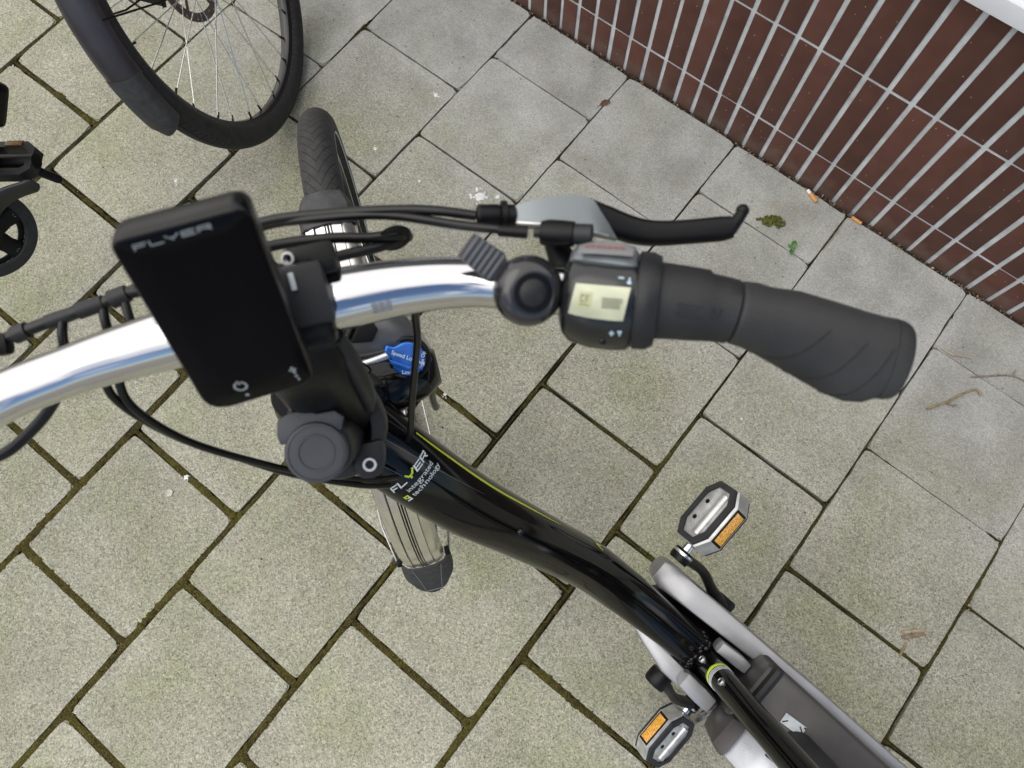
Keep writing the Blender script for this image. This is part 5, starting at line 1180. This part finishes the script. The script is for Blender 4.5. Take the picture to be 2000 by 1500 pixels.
def chip(p0, p1, w, label, m=bark_mat):
    o = V((p0[0] + p1[0]) / 2, (p0[1] + p1[1]) / 2, 0); d = V(p1[0] - p0[0], p1[1] - p0[1], 0); L_ = d.length; d.normalize(); n = V(-d.y, d.x, 0); mb = MB()
    rg = []
    for i in range(7):
        f = i / 6 - .5; k = w * (1 - .25 * abs(f)) * (1 + .15 * math.sin(i * 2.3)); z = .0025 + .0015 * math.sin(i * .9)
        rg.append([d * (f * L_) + n * (k * math.cos(a)) + V(0, 0, z + .0016 * math.sin(a)) for a in [2 * math.pi * q / 8 for q in range(8)]])
    mb.loft(rg); return lit('bark_chip', mb, m, label, 'bark chip', 'chips of dry bark', loc=o, smooth=50)
chip((2.3587, .9422), (2.3903, .9709), .0026, 'longest pale bark sliver by a mossy joint right of the pedals', mat('pale_bark', (.42, .34, .23), .8, var=(150, .3)))
chip((2.363, .9327), (2.395, .9663), .0036, 'darker bark chip lying close beside the longest pale sliver')
chip((2.3745, .930), (2.3773, .9019), .0028, 'short bent bark chip hanging over the mossy joint below the slivers')
chip((2.4296, 1.0666), (2.4406, 1.0585), .0022, 'tiny tan wood splinter where two joints meet right of the bark chips', mat('tan_splinter', (.50, .34, .20), .8))
# cigarette ends
def butt(p0, p1, r, tip, label):
    a = V(*p0, r + .001); b_ = V(*p1, r + .001); o = V((p0[0] + p1[0]) / 2, (p0[1] + p1[1]) / 2, 0); d = b_ - a; e = empty('cigarette_butt', loc=o)
    tag(e, label, 'cigarette butt', 'cigarette ends at the foot of the wall')
    mb = MB(xf=lambda p: p - o); mb.tube([a + d * tip, a + d * .7, b_], [r, r * 1.05, r * .96], n=16); obj('filter', mb, filter_paper, e)
    if tip: mb = MB(xf=lambda p: p - o); mb.tube([a, a + d * .15, a + d * tip], [r * .85, r * .97, r * .99], n=16); obj('paper_end', mb, white_paper, e)
butt((1.7105, 1.6475), (1.7420, 1.6340), .0042, .30, 'orange cigarette butt with a white paper end lying against the wall foot')
butt((1.8257, 1.6500), (1.8507, 1.6490), .0036, 0, 'plain orange cigarette butt without white end wedged between slab and wall')
# leaves, moss clump, seedling
mb = MB(); mb.loft([[V(x, y - .004, z), V(x, y, z + .002), V(x, y + .004 + .002 * math.sin(x * 300), z)] for x, z in [(-.024 + .006 * i, .003 + .001 * math.sin(i)) for i in range(9)]], closed=False)
lit('leaf_strip', mb, mat('orange_brown_leaf', (.30, .12, .035), .7, var=(120, .35)), 'long orange brown leaf strip stuck along the wall foot above the grip', 'leaf', loc=(2.068, 1.645, 0), smooth=0)
mb = MB(); rg = []
for i in range(8):
    f = i / 7; w_ = .0065 * math.sin(math.pi * min(1, f * .93 + .05)); rg.append([V(-w_, .012 - .028 * f, .003 + .004 * math.sin(f * 3)), V(0, .012 - .028 * f, .0018 + .002 * f), V(w_, .012 - .028 * f, .004 + .003 * math.cos(f * 4))])
mb.loft(rg, closed=False); mb.tube([V(0, -.016, .003), V(.001, -.024, .002)], .0006, n=6)
lit('dead_leaf', mb, leaf_brown, 'curled dark brown dead leaf caught in a joint near the wall', 'leaf', loc=(1.208, 1.553, 0), smooth=60).rotation_euler = (0, 0, -.45)
mb = MB(); rng = random.Random(11)
for i in range(150):
    a = rng.uniform(0, 6.28); rr = math.sqrt(rng.random()); x = rr * math.cos(a) * .024 + .002; y = rr * math.sin(a) * .017 + .3 * x
    if x > .005 and y < -.006: continue
    mb.ball((x, y, .002 + .004 * (1 - rr)), rng.uniform(.0014, .0034), (1, 1, .9), n=4)
for i in range(24): f = i / 24; mb.ball((-.018 - .014 * f + rng.uniform(-.002, .002), -.010 - .006 * f + rng.uniform(-.004, .004), .0015), rng.uniform(.0010, .0024), n=4)
lit('moss_clump', mb, moss_clump_mat, 'loose olive green clump of moss on the slab above the lever tip', 'moss clump', loc=(1.690, 1.532, 0), smooth=70)
sd_e = empty('seedling', loc=(1.7602, 1.4974, 0)); tag(sd_e, 'tiny green seedling with a few leaves growing from a slab joint', 'seedling')
def leaf_(ang, L_, w, tilt):
    mb = MB(); rg = []; d = V(math.cos(ang), math.sin(ang), 0); n = V(-d.y, d.x, 0)
    for i in range(8):
        f = i / 7; k = w * math.sin(math.pi * (f * .92 + .04)) ** .8; z = .006 + tilt * math.sin(f * 2.2) * L_; c_ = d * (.002 + f * L_) + V(0, 0, z)
        rg.append([c_ - n * k + V(0, 0, k * .25), c_ - n * k * .5, c_ - V(0, 0, .0004), c_ + n * k * .5, c_ + n * k + V(0, 0, k * .25)])
    mb.loft(rg, closed=False); return obj('leaf', mb, leaf_green, sd_e, smooth=70)
leaf_(R(96), .0185, .0062, .25); leaf_(R(-58), .0145, .0054, .25); leaf_(R(160), .010, .0030, .2); leaf_(R(20), .006, .0022, .3)
mb = MB(); mb.tube([V(0, 0, -.006), V(.0005, .0005, .007)], .0007, n=6); obj('stem', mb, leaf_green, sd_e)
# bird droppings and pale spatters
def spat(x, y, r, seed, label, n=9, m=dropping_mat, tail=0):
    rng = random.Random(seed); mb = MB()
    def blob(cx, cy, rr):
        k = 11; ph = rng.random() * 6; ring = [V(cx + rr * math.cos(2 * math.pi * i / k) * (1 + .30 * math.sin(3 * i + ph)), cy + rr * math.sin(2 * math.pi * i / k) * (1 + .30 * math.cos(2 * i + ph)), .0002) for i in range(k)]
        top = [V(cx, cy, .0012 * min(1, rr / .004)) + (p - V(cx, cy, 0)) * .55 for p in ring]; mb.loft([ring, top])
    blob(0, 0, r)
    for i in range(n): a = rng.uniform(0, 6.28); d = r * rng.uniform(.7, 2.1); blob(d * math.cos(a), d * math.sin(a), r * rng.uniform(.12, .42))
    for i in range(tail): blob(r * .9 * i * .7, -r * .9 * i * .55, r * .30)
    return lit('dropping', mb, m, label, 'bird dropping', 'white bird droppings on the slabs', loc=(x, y, 0), smooth=60)
spat(.874, 1.3207, .0055, 1, 'round white bird dropping on the slab between the black wheel and wall', 8)
spat(.8588, 1.1191, .0048, 2, 'small broken white dropping right of the silver mudguard wheel', 7, tail=3)
spat(.5523, .7695, .0042, 3, 'elongated white dropping left of the black front tyre', 4, tail=5)
spat(1.1300, 1.172, .0105, 4, 'largest spattered white dropping beside the brake cable adjuster', 14)
spat(1.163, 1.197, .0042, 8, 'white dropping against the joint just below the brake lever body', 8)
spat(.9957, 1.1177, .0030, 9, 'faint small white dropping above the looped handlebar cable', 4)
spat(1.3702, .7621, .0036, 5, 'narrow white dropping in the joint beside the blue knob', 3, tail=4)
spat(1.8885, 1.1045, .0032, 6, 'single white speck of dropping on the slab below the grip', 1)
spat(1.427, .813, .0038, 10, 'scattered pale dropping right of the fork and main tube', 9, m=mat('faint_dropping', (.50, .49, .45), .85))
spat(1.0677, .3003, .0050, 7, 'white dropping with brown crumbs in the joint below the hanging cables', 5)
mb = MB(); mb.lathe([(.0066, .0002), (.0078, .0010), (.0070, .0018), (.0056, .0012), (.0001, .0010)], (0, 0, 0), (0, 0, 1), n=18)
lit('gum_spot', mb, mat('old_gum', (.46, .44, .37), .8, var=(200, .2)), 'round pale flattened gum spot on the slab below the hanging cables', 'gum spot', loc=(1.0641, .2562, 0), smooth=50)

# pieces never sit deeper than thing > part > sub-part
def chain(o):
    c = [o]
    while c[-1].parent: c.append(c[-1].parent)
    return c
for o in list(bpy.data.objects):            # def depth_of
    c = chain(o)
    if len(c) > 3: o['_up'] = c[-2].name
for o in list(bpy.data.objects):
    if '_up' in o: o.parent = bpy.data.objects[o['_up']]; del o['_up']
